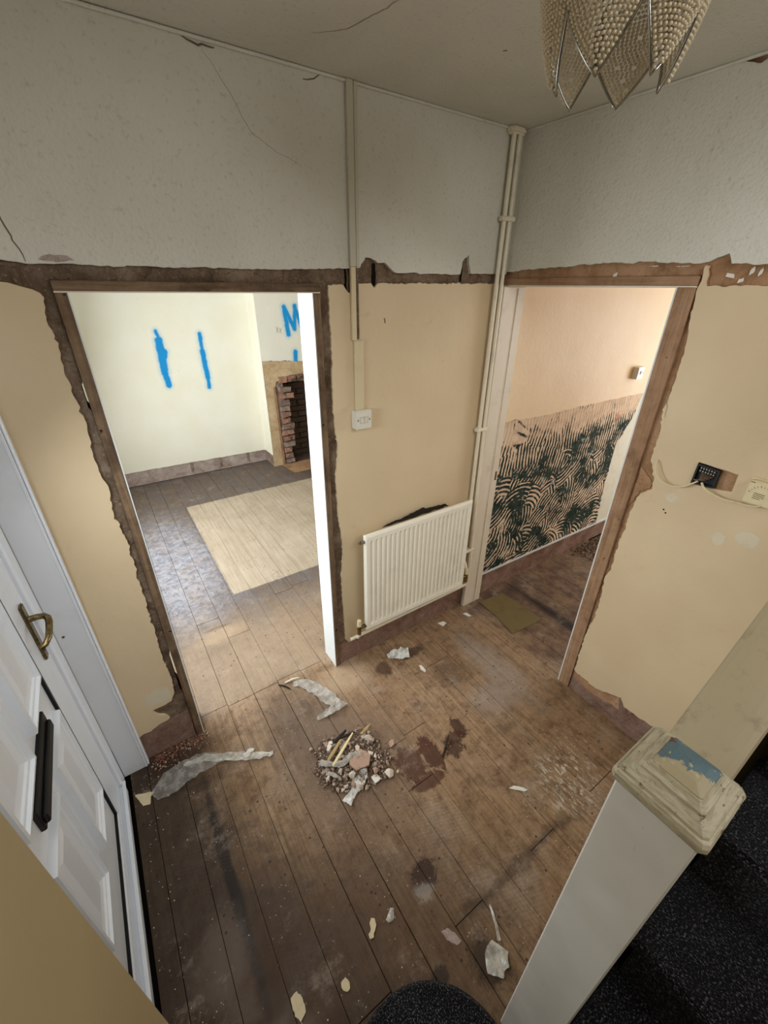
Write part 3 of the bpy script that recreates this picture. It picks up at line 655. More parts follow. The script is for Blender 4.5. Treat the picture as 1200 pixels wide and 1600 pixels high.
for k, (y, z, dy, dz) in enumerate(((-0.565, 2.125, 0.012, 0.02), (-0.985, 2.12, -0.02, 0.012), (-1.03, 2.135, 0.008, 0.02), (-1.055, 2.13, 0.006, 0.018), (-0.80, 2.148, 0.04, 0.003), (-0.70, 2.150, 0.03, 0.003), (-1.005, 2.105, 0.012, 0.012))):
    MB().slab(rag([(y, z), (y - dy, z + dz * 0.3), (y - dy * 1.1, z - dz * 0.6), (y + dy * 0.2, z - dz)], 0.002, 0.006, 40 + k, True), 'x', 0.0125, 0.0085).build('paint_remnant', M_PAPERW, wall_right)
crack([(-0.913, 1.72), (-0.915, 1.68), (-0.928, 1.62)], 0.0015, 8, wall_right, 'x', -0.0005)

# ------------------------------------------------------------------ ceiling
ceiling = tag(B('ceiling', -2.32, 0.13, -1.70, 0.12, 2.68, 2.74, M_CEIL), kind='structure')
crack([(-1.12, -0.20), (-1.05, -0.27), (-1.02, -0.40), (-1.0, -0.52)], 0.0018, 12, ceiling, 'z', 2.6798)
crack([(-0.62, -0.436), (-0.612, -0.445)], 0.008, 13, ceiling, 'z', 2.6798)
MB().tube([(-2.30, -0.008, 2.676), (-1.6, -0.007, 2.674), (-0.8, -0.008, 2.675), (0, -0.007, 2.676)], 0.005, 8).build('paper_seam', M_CEIL, ceiling)
MB().tube([(-0.008, 0.0, 2.676), (-0.007, -0.6, 2.675), (-0.008, -1.7, 2.677)], 0.005, 8).build('paper_seam', M_CEIL, ceiling)

# ------------------------------------------------------------------ wall_left and stairwell enclosure (mostly behind the camera)
wall_left = struct('wall_left')
B('near_plaster', -2.32, -2.123, -2.80, -1.100, 0, 5.0, M_BEIGE, wall_left, 0.004)
B('lintel', -2.32, -2.123, -1.100, 0.0, 2.11, 2.70, M_CREAM, wall_left)
wall_stair = struct('wall_stair')
B('plaster', -2.32, 2.9, -2.92, -2.80, 0, 5.0, M_BEIGE, wall_stair)
B('upper_plaster', -2.32, 2.9, -1.70, -1.60, 2.74, 5.0, M_CEIL, wall_stair)
B('end_plaster', 2.8, 2.92, -2.80, -1.70, 0, 5.0, M_BEIGE, wall_stair)
B('stair_ceiling', -2.32, 2.9, -2.92, -1.60, 5.0, 5.1, M_CEIL, wall_stair)
B('side_plaster', 0.13, 2.8, -1.69, -1.67, 0, 2.70, M_PEACH, wall_stair)

# ------------------------------------------------------------------ far room
wall_far = struct('wall_far')
YB = 3.58
B('core', -2.55, 2.2, YB + 0.012, YB + 0.12, 0, 2.70, M_BARE_PINK, wall_far)
MB().slab(rag([(-2.5, 0.175), (-1.8, 0.172), (-1.2, 0.166), (-0.6, 0.158), (-0.16, 0.150)], 0.004, 0.03, 51) + [(-0.16, 2.69), (-2.5, 2.69)], 'y', YB + 0.012, YB).build('painted_plaster', M_FARWALL, wall_far)
for x in (-1.14, -0.80, -0.45):
    B('skirting_plug', x - 0.014, x + 0.014, YB + 0.002, YB + 0.02, 0.04, 0.15, M_MORTAR, wall_far, 0.003)
wall_breast = struct('wall_breast')
BX0, BY = -0.205, 3.30
br = [(BX0, 0), (BX0, 2.70), (1.30, 2.70), (1.30, 0), (0.95, 0), (0.95, 1.05), (0.02, 1.05), (0.02, 0)]
MB().slab(br, 'y', 3.59, BY + 0.014).build('core', M_MORTAR, wall_breast)
MB().slab(rag([(BX0, 1.302), (-0.05, 1.296), (0.1, 1.285), (0.3, 1.27), (1.3, 1.25)], 0.006, 0.02, 52) + [(1.30, 2.69), (BX0, 2.69)], 'y', BY + 0.014, BY).build('wallpaper', M_BREAST, wall_breast)
MB().slab([(3.30, 0.16), (3.58, 0.15), (3.58, 2.69), (3.30, 2.69)], 'x', BX0, BX0 - 0.008).build('side_plaster', M_FARWALL, wall_breast)
MB().slab(rag([(BX0, 1.30), (0.35, 1.27), (0.35, 1.12), (0.12, 1.12), (-0.06, 1.06), (-0.10, 0.95), (-0.075, 0.55), (-0.065, 0.0), (BX0, 0.0)], 0.008, 0.02, 53, True), 'y', BY + 0.014, BY + 0.004).build('undercoat', M_TANBOARD, wall_breast)
MB().slab(rag([(-0.105, 1.0), (-0.085, 1.0), (-0.055, 0.0), (-0.085, 0.0)], 0.003, 0.03, 54, True), 'y', BY + 0.012, BY - 0.006).build('timber_ground', M_TIM2_V, wall_breast)
crack([(0.0, 1.67), (0.03, 1.59)], 0.004, 14, wall_breast, 'y', BY - 0.0002); crack([(0.03, 1.66), (0.0, 1.60)], 0.004, 15, wall_breast, 'y', BY - 0.0002)
crack([(0.04, 1.65), (0.065, 1.585)], 0.004, 16, wall_breast, 'y', BY - 0.0002); crack([(0.07, 1.65), (0.04, 1.60)], 0.004, 17, wall_breast, 'y', BY - 0.0002)
rngb = random.Random(9)
def brick(cx, cy, cz, sx, sy, sz, mat, parent, rot=0.0, rough=0.006):
    m = MB().box(-sx / 2, sx / 2, -sy / 2, sy / 2, -sz / 2, sz / 2, 0.004)
    m.v = [tuple(Vector(v) + Vector((rngb.uniform(-1, 1), rngb.uniform(-1, 1), rngb.uniform(-1, 1))) * rough * 0.5) for v in m.v]
    mt = Matrix.Translation((cx, cy, cz)) @ Matrix.Rotation(rot, 4, 'Z')
    m.v = [tuple(mt @ Vector(v)) for v in m.v]
    return m.build('brick', mat, parent)
for k in range(13):                                             # broken jamb of the fireplace
    z = 0.045 + k * 0.076
    w = rngb.choice((0.10, 0.15, 0.19, 0.12)); dx = rngb.uniform(-0.012, 0.012)
    brick(-0.045 + w / 2 + dx, BY + 0.055 - rngb.uniform(0, 0.03), z, w, 0.11, 0.062, M_BRICK if k % 3 else M_MORTAR, wall_breast, rngb.uniform(-0.12, 0.12), 0.016)
for k in range(4): brick(0.02 + k * 0.118, BY + 0.035, 1.075 + 0.004 * k, 0.105, 0.10, 0.07, M_BRICK, wall_breast, rngb.uniform(-0.05, 0.05), 0.010)
for k in range(14):                                             # sooty back of the opening
    for j in range(4):
        brick(0.06 + j * 0.226 + (0.11 if k % 2 else 0), 3.60, 0.04 + k * 0.075, 0.216, 0.09, 0.066, M_SOOT, wall_breast, 0, 0.006)
hearth = tag(MB().slab(rag([(-0.06, 2.98), (0.9, 2.98), (0.9, 3.31), (-0.10, 3.31)], 0.004, 0.03, 55, True), 'z', -0.002, 0.004).build('hearth_patch', M_BARE_TAN), kind='structure')

wall_far_left = struct('wall_far_left')
WY0, WY1, WZ0, WZ1 = 0.33, 2.57, 0.76, 2.24
MB().slab([[(0.0, 0.0), (3.7, 0.0), (3.7, 2.70), (0.0, 2.70)], [(WY0, WZ0), (WY1, WZ0), (WY1, WZ1), (WY0, WZ1)]], 'x', -2.62, -2.46).build('plaster', M_FARWALL, wall_far_left)
window_1 = struct('window_1')
for y in (WY0 + 0.03, WY0 + 0.74, WY1 - 0.74, WY1 - 0.03): B('window_frame', -2.60, -2.54, y - 0.03, y + 0.03, WZ0, WZ1, M_UPVC, window_1, 0.004)
for z in (WZ0 + 0.03, WZ1 - 0.03): B('window_frame', -2.60, -2.54, WY0 + 0.06, WY1 - 0.06, z - 0.03, z + 0.03, M_UPVC, window_1, 0.004)
wall_far_right = struct('wall_far_right')
B('plaster', 2.2, 2.3, 0.13, 3.7, 0, 2.70, M_FARWALL, wall_far_right)
B('back_plaster', 0.13, 2.3, 0.12, 0.13, 0, 2.70, M_FARWALL, wall_far_right)
tag(B('ceiling', -2.62, 2.3, 0.125, 3.7, 2.69, 2.74, M_CEIL), kind='structure')

# ------------------------------------------------------------------ side room beyond the right doorway
wall_side = struct('wall_side')
B('core', 0.13, 3.1, 0.012, 0.12, 0, 2.70, M_BARE_SKIRT, wall_side)
topA = [(0.135, 1.350), (0.17, 1.346), (0.25, 1.352), (0.30, 1.344), (0.45, 1.338), (0.676, 1.336), (0.9, 1.342), (1.74, 1.340), (3.05, 1.340)]
MB().slab(rag(topA, 0.004, 0.02, 61) + [(3.05, 2.69), (0.135, 2.69)], 'y', 0.012, 0.0).build('painted_plaster', M_PEACH, wall_side)
whB = [(1.80, 1.36), (1.745, 1.157), (1.58, 0.913), (1.605, 0.556), (1.64, 0.14)]
MB().slab([(0.135, 0.20)] + rag([(0.135, 1.345), (1.80, 1.345)], 0.002, 0.05, 62) + rag(whB, 0.012, 0.02, 63) + rag([(1.64, 0.155), (0.95, 0.17), (0.135, 0.205)], 0.003, 0.03, 64), 'y', 0.012, 0.004).build('tile_adhesive', M_ADH, wall_side)
MB().slab([(1.60, 0.16), (3.05, 0.14), (3.05, 1.345), (1.60, 1.345)], 'y', 0.0118, 0.006).build('whitewash', M_WHITEWASH, wall_side)
MB().slab([(0.135, 0.190), (0.135, 0.206), (3.05, 0.155), (3.05, 0.138)], 'y', 0.012, -0.002).build('paint_edge', M_LINING, wall_side)
wall_side_end = struct('wall_side_end')
MB().slab([[(-1.70, 0), (0.12, 0), (0.12, 2.70), (-1.70, 2.70)], [(-1.66, 0.9), (-0.50, 0.9), (-0.50, 2.2), (-1.66, 2.2)]], 'x', 3.2, 3.05).build('plaster', M_PEACH, wall_side_end)
tag(B('ceiling', 0.13, 3.2, -1.72, 0.12, 2.69, 2.74, M_CEIL), kind='structure')

# ------------------------------------------------------------------ door linings
trim_1 = struct('trim_1')                                       # left doorway
j = B('jamb', -1.8895, -1.858, -0.006, 0.135, 0.0, 2.046, M_TIM_V, trim_1, 0.002)
B('painted_edge', -1.858, -1.854, -0.004, 0.135, 0.0, 2.046, M_LINING, trim_1)
B('jamb', -1.0705, -1.0405, -0.006, 0.135, 0.0, 2.046, M_TIM_V, trim_1, 0.002)
B('painted_face', -1.0745, -1.0705, -0.005, 0.135, 0.0, 2.046, M_LINING, trim_1)
B('head', -1.8895, -1.0405, -0.008, 0.135, 2.050, 2.0785, M_TIM_H, trim_1, 0.002)
B('painted_edge', -1.8895, -1.0405, -0.006, 0.135, 2.046, 2.050, M_LINING2, trim_1)
trim_2 = struct('trim_2')                                       # right doorway
B('jamb', -0.006, 0.135, -0.8895, -0.828, 0.0, 2.080, M_TIM2_V, trim_2, 0.002)
B('painted_edge', -0.004, 0.135, -0.828, -0.822, 0.0, 2.078, M_LINING, trim_2)
B('head', -0.006, 0.135, -0.8895, 0.0, 2.084, 2.1155, M_TIM2_H, trim_2, 0.002)
B('painted_edge', -0.004, 0.135, -0.8895, 0.0, 2.078, 2.084, M_LINING2, trim_2)
lin2 = B('painted_jamb', -0.030, 0.135, -0.030, -0.002, 0.0, 2.078, M_LINING2, trim_2, 0.003)
B('strike_plate', 0.108, 0.122, -0.0312, -0.029, 0.985, 1.045, M_BRASS, lin2)
B('door_stop', 0.075, 0.082, -0.034, -0.030, 0.0, 2.07, M_LINING2, lin2)

# ------------------------------------------------------------------ front door
door = struct('door_1')
XD = -2.240
frm = B('frame', -2.31, XD + 0.014, -0.112, -0.034, 0.0, 2.11, M_UPVC, door, 0.006)
B('frame', -2.31, XD + 0.014, -1.19, -1.108, 0.0, 2.11, M_UPVC, door, 0.006)
B('frame', -2.31, XD + 0.014, -1.108, -0.112, 2.05, 2.11, M_UPVC, door, 0.006)
sill = B('sill', -2.31, XD + 0.022, -1.108, -0.112, 0.0, 0.058, M_UPVC, door, 0.006)
B('sill_bead', XD + 0.012, XD + 0.026, -1.108, -0.10, 0.058, 0.066, M_UPVC, sill, 0.002)
leaf = MB().box(-2.30, XD, -0.303, -0.116, 0.066, 2.046, 0.004).box(-2.30, XD, -1.104, -0.917, 0.066, 2.046, 0.004).box(-2.30, XD, -0.917, -0.303, 0.066, 0.165, 0.004).box(-2.30, XD, -0.917, -0.303, 1.95, 2.046, 0.004).box(-2.30, XD, -0.917, -0.303, 1.53, 1.60, 0.004).build('leaf', M_UPVC, door)
MB().box(-2.30, XD + 0.003, -0.314, -0.303, 0.164, 1.55).box(-2.30, XD + 0.003, -0.92, -0.908, 0.164, 1.55).box(-2.30, XD + 0.003, -0.92, -0.303, 0.164, 0.174).build('gasket', M_GASKET, leaf)
B('bead', XD - 0.004, XD + 0.006, -0.303, -0.290, 0.150, 1.54, M_UPVC, leaf, 0.002)
B('bead', XD - 0.004, XD + 0.006, -0.93, -0.290, 0.138, 0.150, M_UPVC, leaf, 0.002)
B('infill_panel', -2.29, XD - 0.006, -0.908, -0.312, 0.172, 1.53, M_UPVC, door, 0.002)
B('glass', -2.275, -2.265, -0.917, -0.303, 1.60, 1.95, M_GLASS, door)
def raised(y0, y1, z0, z1):
    xs = XD - 0.006
    rings = [(0.0, 0.0), (0.003, 0.020), (0.013, 0.021), (0.017, 0.013), (0.030, 0.013), (0.034, 0.008), (0.052, 0.003), (0.075, 0.010)]
    vs = []; fs = []
    for d, h in rings:
        vs += [(xs + h, y0 + d, z0 + d), (xs + h, y1 - d, z0 + d), (xs + h, y1 - d, z1 - d), (xs + h, y0 + d, z1 - d)]
    for r in range(len(rings) - 1):
        for k in range(4): fs.append([4 * r + k, 4 * r + (k + 1) % 4, 4 * r + 4 + (k + 1) % 4, 4 * r + 4 + k])
    n = 4 * (len(rings) - 1); fs.append([n, n + 1, n + 2, n + 3])
    return MB().add(vs, fs).build('raised_panel', M_UPVC, door)
raised(-0.575, -0.345, 0.395, 0.855); raised(-0.875, -0.645, 0.395, 0.855)
raised(-0.575, -0.345, 1.005, 1.465); raised(-0.875, -0.645, 1.005, 1.465)
lb = MB().box(XD - 0.008, XD + 0.006, -0.775, -0.445, 0.893, 0.965, 0.003).box(XD + 0.004, XD + 0.016, -0.765, -0.455, 0.901, 0.935, 0.004).build('letterbox', M_GASKET, door)
hp = MB().box(XD, XD + 0.010, -0.203, -0.168, 0.945, 1.175, 0.004, 0, 2).build('handle_plate', M_BRASS, door)
MB().tube([(XD + 0.008, -0.186, 1.115), (XD + 0.030, -0.186, 1.115), (XD + 0.048, -0.190, 1.114), (XD + 0.058, -0.204, 1.112), (XD + 0.061, -0.225, 1.108), (XD + 0.060, -0.255, 1.102), (XD + 0.056, -0.285, 1.092), (XD + 0.046, -0.302, 1.084), (XD + 0.032, -0.306, 1.078)],
          [0.011, 0.010, 0.010, 0.010, 0.010, 0.0095, 0.009, 0.009, 0.008], 12).build('handle_lever', M_BRASS, hp)
MB().tube([(XD + 0.008, -0.186, 0.985), (XD + 0.013, -0.186, 0.985)], 0.008, 10).build('key_cylinder', M_BRASS, hp)
trim_3 = struct('trim_3')                                        # white reveal board in front of the hall wall
rv = B('reveal_board', -2.225, -2.135, -0.034, -0.002, 0.0, 2.11, M_REVEAL, trim_3, 0.001)
B('edge_bead', -2.136, -2.126, -0.037, -0.002, 0.0, 2.11, M_REVEAL, trim_3, 0.002)
B('edge_bead', -2.1255, -2.117, -0.031, -0.002, 0.0, 2.11, M_UPVC, trim_3, 0.003)
MB().tube([(-2.205, -0.033, 0.895), (-2.205, -0.0355, 0.895)], 0.005, 10).build('screw_cap', M_BRASS, rv)

# ------------------------------------------------------------------ radiator
rad = tag(empty('radiator', (-0.52, -0.085, 0.28)), 'cream ribbed panel radiator hung low on the cream wall between doorways', 'radiator')
RX0, RX1, RZ0, RZ1, RY = -0.905, -0.135, 0.285, 0.928, -0.098
nf = 23; pitch = (RX1 - RX0 - 0.05) / nf
cols = [RX0, RX0 + 0.006, RX0 + 0.022]; kind = [0, 0, 0]
for k in range(nf):
    b = RX0 + 0.025 + k * pitch
    for t, kk in ((0.10, 0), (0.26, 1), (0.62, 1), (0.78, 0)): cols.append(b + t * pitch); kind.append(kk)
cols += [RX1 - 0.022, RX1 - 0.006, RX1]; kind += [0, 0, 0]
rows = [RZ0, RZ0 + 0.006, RZ0 + 0.030, RZ0 + 0.052, RZ1 - 0.052, RZ1 - 0.030, RZ1 - 0.006, RZ1]; rk = [0, 0, 0, 1, 1, 0, 0, 0]
vs = []; fs = []
for iz, z in enumerate(rows):
    for ix, x in enumerate(cols):
        y = RY + 0.009 * kind[ix] * rk[iz]
        if ix in (0, len(cols) - 1) or iz in (0, len(rows) - 1): y = RY + 0.008
        vs.append((x, y, z))
nc = len(cols)
for iz in range(len(rows) - 1):
    for ix in range(nc - 1): fs.append([iz * nc + ix, iz * nc + ix + 1, (iz + 1) * nc + ix + 1, (iz + 1) * nc + ix])
pm = MB().add(vs, fs)
pm.box(RX0, RX1, RY + 0.008, RY + 0.022, RZ0, RZ1)
pm.build('front_panel', M_RAD, rad)
B('top_edge', RX0 - 0.002, RX1 + 0.002, RY + 0.002, RY + 0.024, RZ1 - 0.004, RZ1 + 0.006, M_RAD, rad, 0.004)
for x in (-0.76, -0.28): B('bracket', x - 0.02, x + 0.02, RY + 0.022, -0.001, 0.34, 0.86, M_RAD, rad, 0.002)
MB().tube([(RX0 - 0.024, RY + 0.012, RZ1 - 0.030), (RX0 - 0.002, RY + 0.012, RZ1 - 0.030)], 0.010, 10).tube([(RX0 - 0.034, RY + 0.012, RZ1 - 0.030), (RX0 - 0.022, RY + 0.012, RZ1 - 0.030)], 0.006, 8).build('bleed_valve', M_CHROME, rad)
def valve(x0, x1, z, cap):
    v = MB().tube([(x0, RY + 0.014, z), (x1, RY + 0.014, z)], 0.011, 10).tube([(x1, RY + 0.014, z - 0.045), (x1, RY + 0.014, z + 0.02)], 0.012, 12)
    o = v.build('valve', M_BRASS, rad)
    MB().tube([(x1, RY + 0.014, z + 0.018), (x1, RY + 0.014, z + 0.058)], [0.014, 0.012], 12).build('valve_cap', cap, o)
valve(RX0 + 0.004, RX0 - 0.042, 0.315, M_CREAMPL); valve(RX1 - 0.004, RX1 + 0.034, 0.345, M_CREAMPL)

dark_panel = tag(MB().slab(rag([(-0.74, 0.90), (-0.72, 0.905), (-0.64, 0.914), (-0.56, 0.922), (-0.50, 0.934), (-0.46, 0.942), (-0.44, 0.928), (-0.36, 0.922), (-0.28, 0.915), (-0.26, 0.90)], 0.005, 0.012, 70, True), 'y', -0.012, -0.018).build('dark_ragged_panel', M_STICKD),  # dark ragged panel put in the gap behind the radiator top
           'dark ragged sheet sticking up behind the top of the radiator', 'torn sheet')

# ------------------------------------------------------------------ heating pipes
def bend(p0, p1, p2, r=0.03, n=5):
    p0, p1, p2 = Vector(p0), Vector(p1), Vector(p2)
    a = p1 + (p0 - p1).normalized() * r; b = p1 + (p2 - p1).normalized() * r
    return [a.lerp(p1, t).lerp(p1.lerp(b, t), t) for t in [i / n for i in range(n + 1)]]
pl = tag(empty('heating_pipe', (-0.088, -0.028, 0.3)), 'left of two thin cream pipes dropping down the room corner to the radiator', 'pipe', 'corner heating pipes')
path = [Vector((-0.090, -0.028, 2.675)), Vector((-0.086, -0.028, 1.4))] + bend((-0.086, -0.028, 1.4), (-0.080, -0.030, 0.430), (-0.098, -0.084, 0.40), 0.025) + [Vector((-0.101, RY + 0.014, 0.37)), Vector((-0.101, RY + 0.014, 0.30))]
MB().tube([p for p in path], 0.0105, 12).build('pipe', M_PIPE, pl)
pr = tag(empty('heating_pipe', (-0.05, -0.028, 0.2)), 'right of two thin cream corner pipes, turning along under the radiator', 'pipe', 'corner heating pipes')
path = [Vector((-0.056, -0.028, 2.675)), Vector((-0.050, -0.030, 1.4))] + bend((-0.050, -0.030, 1.4), (-0.044, -0.052, 0.232), (-0.5, -0.052, 0.232)) + bend((-0.5, -0.052, 0.226), (-0.950, -0.054, 0.226), (-0.950, -0.084, 0.24), 0.02) + [Vector((-0.947, RY + 0.014, 0.262)), Vector((-0.947, RY + 0.014, 0.285))]
MB().tube(path, 0.0105, 12).build('pipe', M_PIPE, pr)
MB().tube([(-0.945, -0.054, 0.226), (-0.990, -0.054, 0.224)], 0.0105, 12).build('pipe_stub', M_PIPE, pr)
for z in (2.354, 1.35, 0.52):
    yy = -0.029 if z > 1 else -0.045
    MB().box(-0.112, -0.030, yy - 0.016, yy + 0.016, z - 0.010, z + 0.010, 0.004).box(-0.085, -0.06, yy + 0.012, 0.0, z - 0.010, z + 0.010).build('pipe_clip', M_PIPE, pl)
MB().box(-0.118, -0.030, -0.046, -0.004, 2.652, 2.679, 0.008, 0, 2).build('ceiling_collar', M_PIPE, pl)

# ------------------------------------------------------------------ trunking and switch on the back wall
tr = tag(empty('cable_trunking', (-0.885, 0, 1.57)), 'thin vertical cable trunking from ceiling to the double light switch, cracked midway', 'trunking')
MB().box(-0.909, -0.8825, -0.019, -0.004, 2.14, 2.679, 0.002).build('upper_cover', M_TRUNK, tr)
MB().box(-0.8800, -0.8650, -0.016, -0.004, 2.135, 2.679, 0.002).build('upper_cover', M_TRUNK, tr)
B('slot', -0.884, -0.878, -0.0085, -0.002, 1.872, 2.60, M_DARK, tr)
MB().box(-0.905, -0.882, -0.014, 0.0, 1.868, 2.14, 0.002).build('lower_cover', M_TRUNK2, tr)
MB().box(-0.8785, -0.866, -0.006, 0.0, 1.872, 2.14, 0.001).build('bare_back', M_BARE_DARK, tr)
MB().box(-0.896, -0.852, -0.015, 0.0, 1.545, 1.868, 0.003).build('lower_cover', M_TRUNK2, tr)
def switch(name, x0, x1, z0, z1, dep, y, label, rockers):
    e = tag(empty(name, ((x0 + x1) / 2, y, z0)), label, 'light switch')
    B('back_box', x0, x1, y - dep * 0.72, y, z0, z1, M_PLASTIC, e, 0.003)
    B('face_plate', x0 - 0.001, x1 + 0.001, y - dep, y - dep * 0.72, z0 - 0.001, z1 + 0.001, M_PLASTIC, e, 0.004, 2)
    zc = (z0 + z1) / 2; xc = (x0 + x1) / 2
    n = rockers; w = 0.015
    if n > 1: B('rocker_surround', xc - 0.021, xc + 0.021, y - dep - 0.0012, y - dep + 0.001, zc - 0.016, zc + 0.016, M_TRUNK, e, 0.0005)
    for k in range(n):
        cx = xc + (k - (n - 1) / 2) * 0.019
        MB().add([(cx - w / 2, y - dep - 0.0015, zc - 0.013), (cx + w / 2, y - dep - 0.0015, zc - 0.013), (cx + w / 2, y - dep - 0.006, zc + 0.013), (cx - w / 2, y - dep - 0.006, zc + 0.013),
                  (cx - w / 2, y - dep + 0.001, zc - 0.013), (cx + w / 2, y - dep + 0.001, zc - 0.013), (cx + w / 2, y - dep + 0.001, zc + 0.013), (cx - w / 2, y - dep + 0.001, zc + 0.013)],
                 [[0, 1, 2, 3], [4, 5, 1, 0], [1, 5, 6, 2], [2, 6, 7, 3], [3, 7, 4, 0]]).build('rocker', M_PLASTIC, e)
    for sx in (-1, 1): MB().tube([(xc + sx * 0.031, y - dep + 0.001, zc), (xc + sx * 0.031, y - dep - 0.0012, zc)], 0.0032, 8).build('screw', M_INK, e)
    return e
switch('light_switch', -0.913, -0.827, 1.485, 1.571, 0.040, 0.0, 'white double light switch on the cream wall at the foot of the trunking', 2)
switch('light_switch', 1.525, 1.615, 1.475, 1.562, 0.042, 0.0, 'white single light switch on the peach wall above the tile adhesive', 1)

# ------------------------------------------------------------------ alarm terminal block, cable and thermostat on the right wall
tb = tag(empty('terminal_box', (0.0, -1.135, 1.40)), 'open black wiring terminal box set in the right wall', 'terminal box')
XB = -0.004
MB().slab([[(-1.095, 1.484), (-1.172, 1.478), (-1.174, 1.407), (-1.095, 1.400)], [(-1.101, 1.476), (-1.166, 1.471), (-1.168, 1.413), (-1.101, 1.408)]], 'x', 0.011, -0.008).build('rim', M_BLACKPL, tb)
MB().slab([(-1.099, 1.480), (-1.170, 1.475), (-1.171, 1.410), (-1.099, 1.404)], 'x', 0.0115, 0.007).build('back_plate', M_BLACKPL, tb)
for rr, z in ((0, 1.470), (1, 1.458)):
    for k in range(6):
        y = -1.110 - k * 0.0092
        B('terminal', -0.004, 0.008, y - 0.0022, y + 0.0022, z - 0.003 - k * 0.0007, z + 0.003 - k * 0.0007, M_METAL, tb, 0.0005)
for k in range(7):
    a = (-0.002, -1.118 - k * 0.0065, 1.452 - 0.001 * k); e_ = (-0.008, -1.112 + k * 0.0018, 1.412 + 0.0012 * k)
    mid = ((-0.014 - 0.001 * k), (a[1] + e_[1]) / 2 - 0.006, (a[2] + e_[2]) / 2 - 0.004 + 0.002 * (k % 3))
    MB().tube([a, mid, e_], 0.0016, 6).build('wire', M_WIRE, tb)
cb = tag(empty('wall_cable', (0, -0.957, 1.44)), 'cream cable curling from the torn plaster into the black terminal box', 'cable', 'wall cables')
def curve(pts, n=6):
    pts = [Vector(q) for q in pts]; out = []
    for i in range(len(pts) - 1):
        p0, p1, p2, p3 = pts[max(i - 1, 0)], pts[i], pts[i + 1], pts[min(i + 2, len(pts) - 1)]
        for k in range(n):
            t = k / n
            out.append(0.5 * ((2 * p1) + (p2 - p0) * t + (2 * p0 - 5 * p1 + 4 * p2 - p3) * t * t + (3 * p1 - p0 - 3 * p2 + p3) * t ** 3))
    return out + [pts[-1]]
MB().tube(curve([(0.004, -0.953, 1.452), (-0.014, -0.957, 1.440), (-0.022, -0.970, 1.405), (-0.020, -1.000, 1.376), (-0.018, -1.040, 1.370), (-0.016, -1.080, 1.382), (-0.014, -1.105, 1.405), (-0.010, -1.118, 1.418)]), 0.0034, 8).build('sheath', M_CREAMPL, cb)
cb2 = tag(empty('wall_cable', (0, -1.2, 1.39)), 'cream cable looping from the black terminal box to the thermostat', 'cable', 'wall cables')
MB().tube(curve([(-0.010, -1.132, 1.416), (-0.020, -1.150, 1.402), (-0.016, -1.185, 1.388), (-0.012, -1.225, 1.382), (-0.010, -1.262, 1.386), (-0.012, -1.290, 1.388), (-0.014, -1.318, 1.396), (-0.012, -1.335, 1.412)]), 0.0042, 8).build('sheath', M_CREAMPL, cb2)
th = tag(empty('thermostat', (0, -1.31, 1.40)), 'cream room thermostat with a printed dial at the photo edge of the right wall', 'thermostat')
B('back_plate', -0.008, 0.0, -1.372, -1.268, 1.402, 1.492, M_CREAMPL, th, 0.002)
B('casing', -0.034, -0.008, -1.368, -1.272, 1.406, 1.488, M_CREAMPL, th, 0.003, 2)
tc = (-1.318, 1.438)
for k in range(11):
    a = R(165 - k * 15); r0, r1 = 0.033, 0.038 if k % 2 else 0.041
    MB().ribbon([(-0.0342, tc[0] - r0 * math.cos(a) * -1, tc[1] + r0 * math.sin(a)), (-0.0342, tc[0] - r1 * math.cos(a) * -1, tc[1] + r1 * math.sin(a))], 0.0014, (-1, 0, 0), 0.0002).build('dial_tick', M_INK, th, False)
for k in range(4):
    z = 1.447 - k * 0.0062
    B('print_line', -0.0344, -0.0340, -1.328 + (0.009 if k == 3 else 0), -1.296, z - 0.0010, z + 0.0010, M_INK, th)
B('print_line', -0.0344, -0.0340, -1.288, -1.276, 1.481, 1.4835, M_INK, th)

# ------------------------------------------------------------------ stairs, newel, handrail
st = tag(empty('staircase', (-1.3, -2.2, 0)), 'staircase in dark flecked carpet with a rounded bottom step', 'staircase')
def carpet_step(pts, z0, z1, nos=0.014):
    m = MB(); n = len(pts)
    c = Vector((sum(p[0] for p in pts) / n, sum(p[1] for p in pts) / n))
    def inset(d):
        out = []
        for i in range(n):
            a, b, cc = Vector(pts[i - 1]), Vector(pts[i]), Vector(pts[(i + 1) % n])
            n1 = (b - a).normalized(); n2 = (cc - b).normalized(); q = Vector((-n1.y - n2.y, n1.x + n2.x))
            q = q.normalized() if q.length > 1e-6 else Vector((0, 0)); out.append(b + q * d)
        return out
    prof = [(0.02, z0), (0.02, z1 - 0.045), (0.004, z1 - 0.036), (0.0, z1 - 0.022), (0.004, z1 - 0.008), (nos, z1)]
    vs = []
    for d, z in prof: vs += [(q.x, q.y, z) for q in inset(d)]
    fs = [[r * n + i, r * n + (i + 1) % n, (r + 1) * n + (i + 1) % n, (r + 1) * n + i] for r in range(len(prof) - 1) for i in range(n)]
    fs.append([(len(prof) - 1) * n + i for i in range(n)])
    m.add(vs, fs, 0, False); return m
bull = [(-1.36, -2.79), (-1.36, -1.59)] + [(-1.61 + 0.25 * math.cos(R(a)), -1.59 + 0.253 * math.sin(R(a))) for a in range(6, 175, 7)] + [(-1.86, -1.62), (-1.86, -2.79)]
carpet_step(bull, 0.0, 0.190).build('bottom_step', M_CARPET, st)
for k in range(1, 13):
    x0 = -1.86 + 0.24 * k; ye = -1.6765 if k < 7 else -1.692
    carpet_step([(x0 - 0.02, -2.79), (x0 + 0.30, -2.79), (x0 + 0.30, ye), (x0 - 0.02, ye)], 0.19 * k - 0.1, 0.19 * (k + 1)).build('carpeted_step', M_CARPET, st)
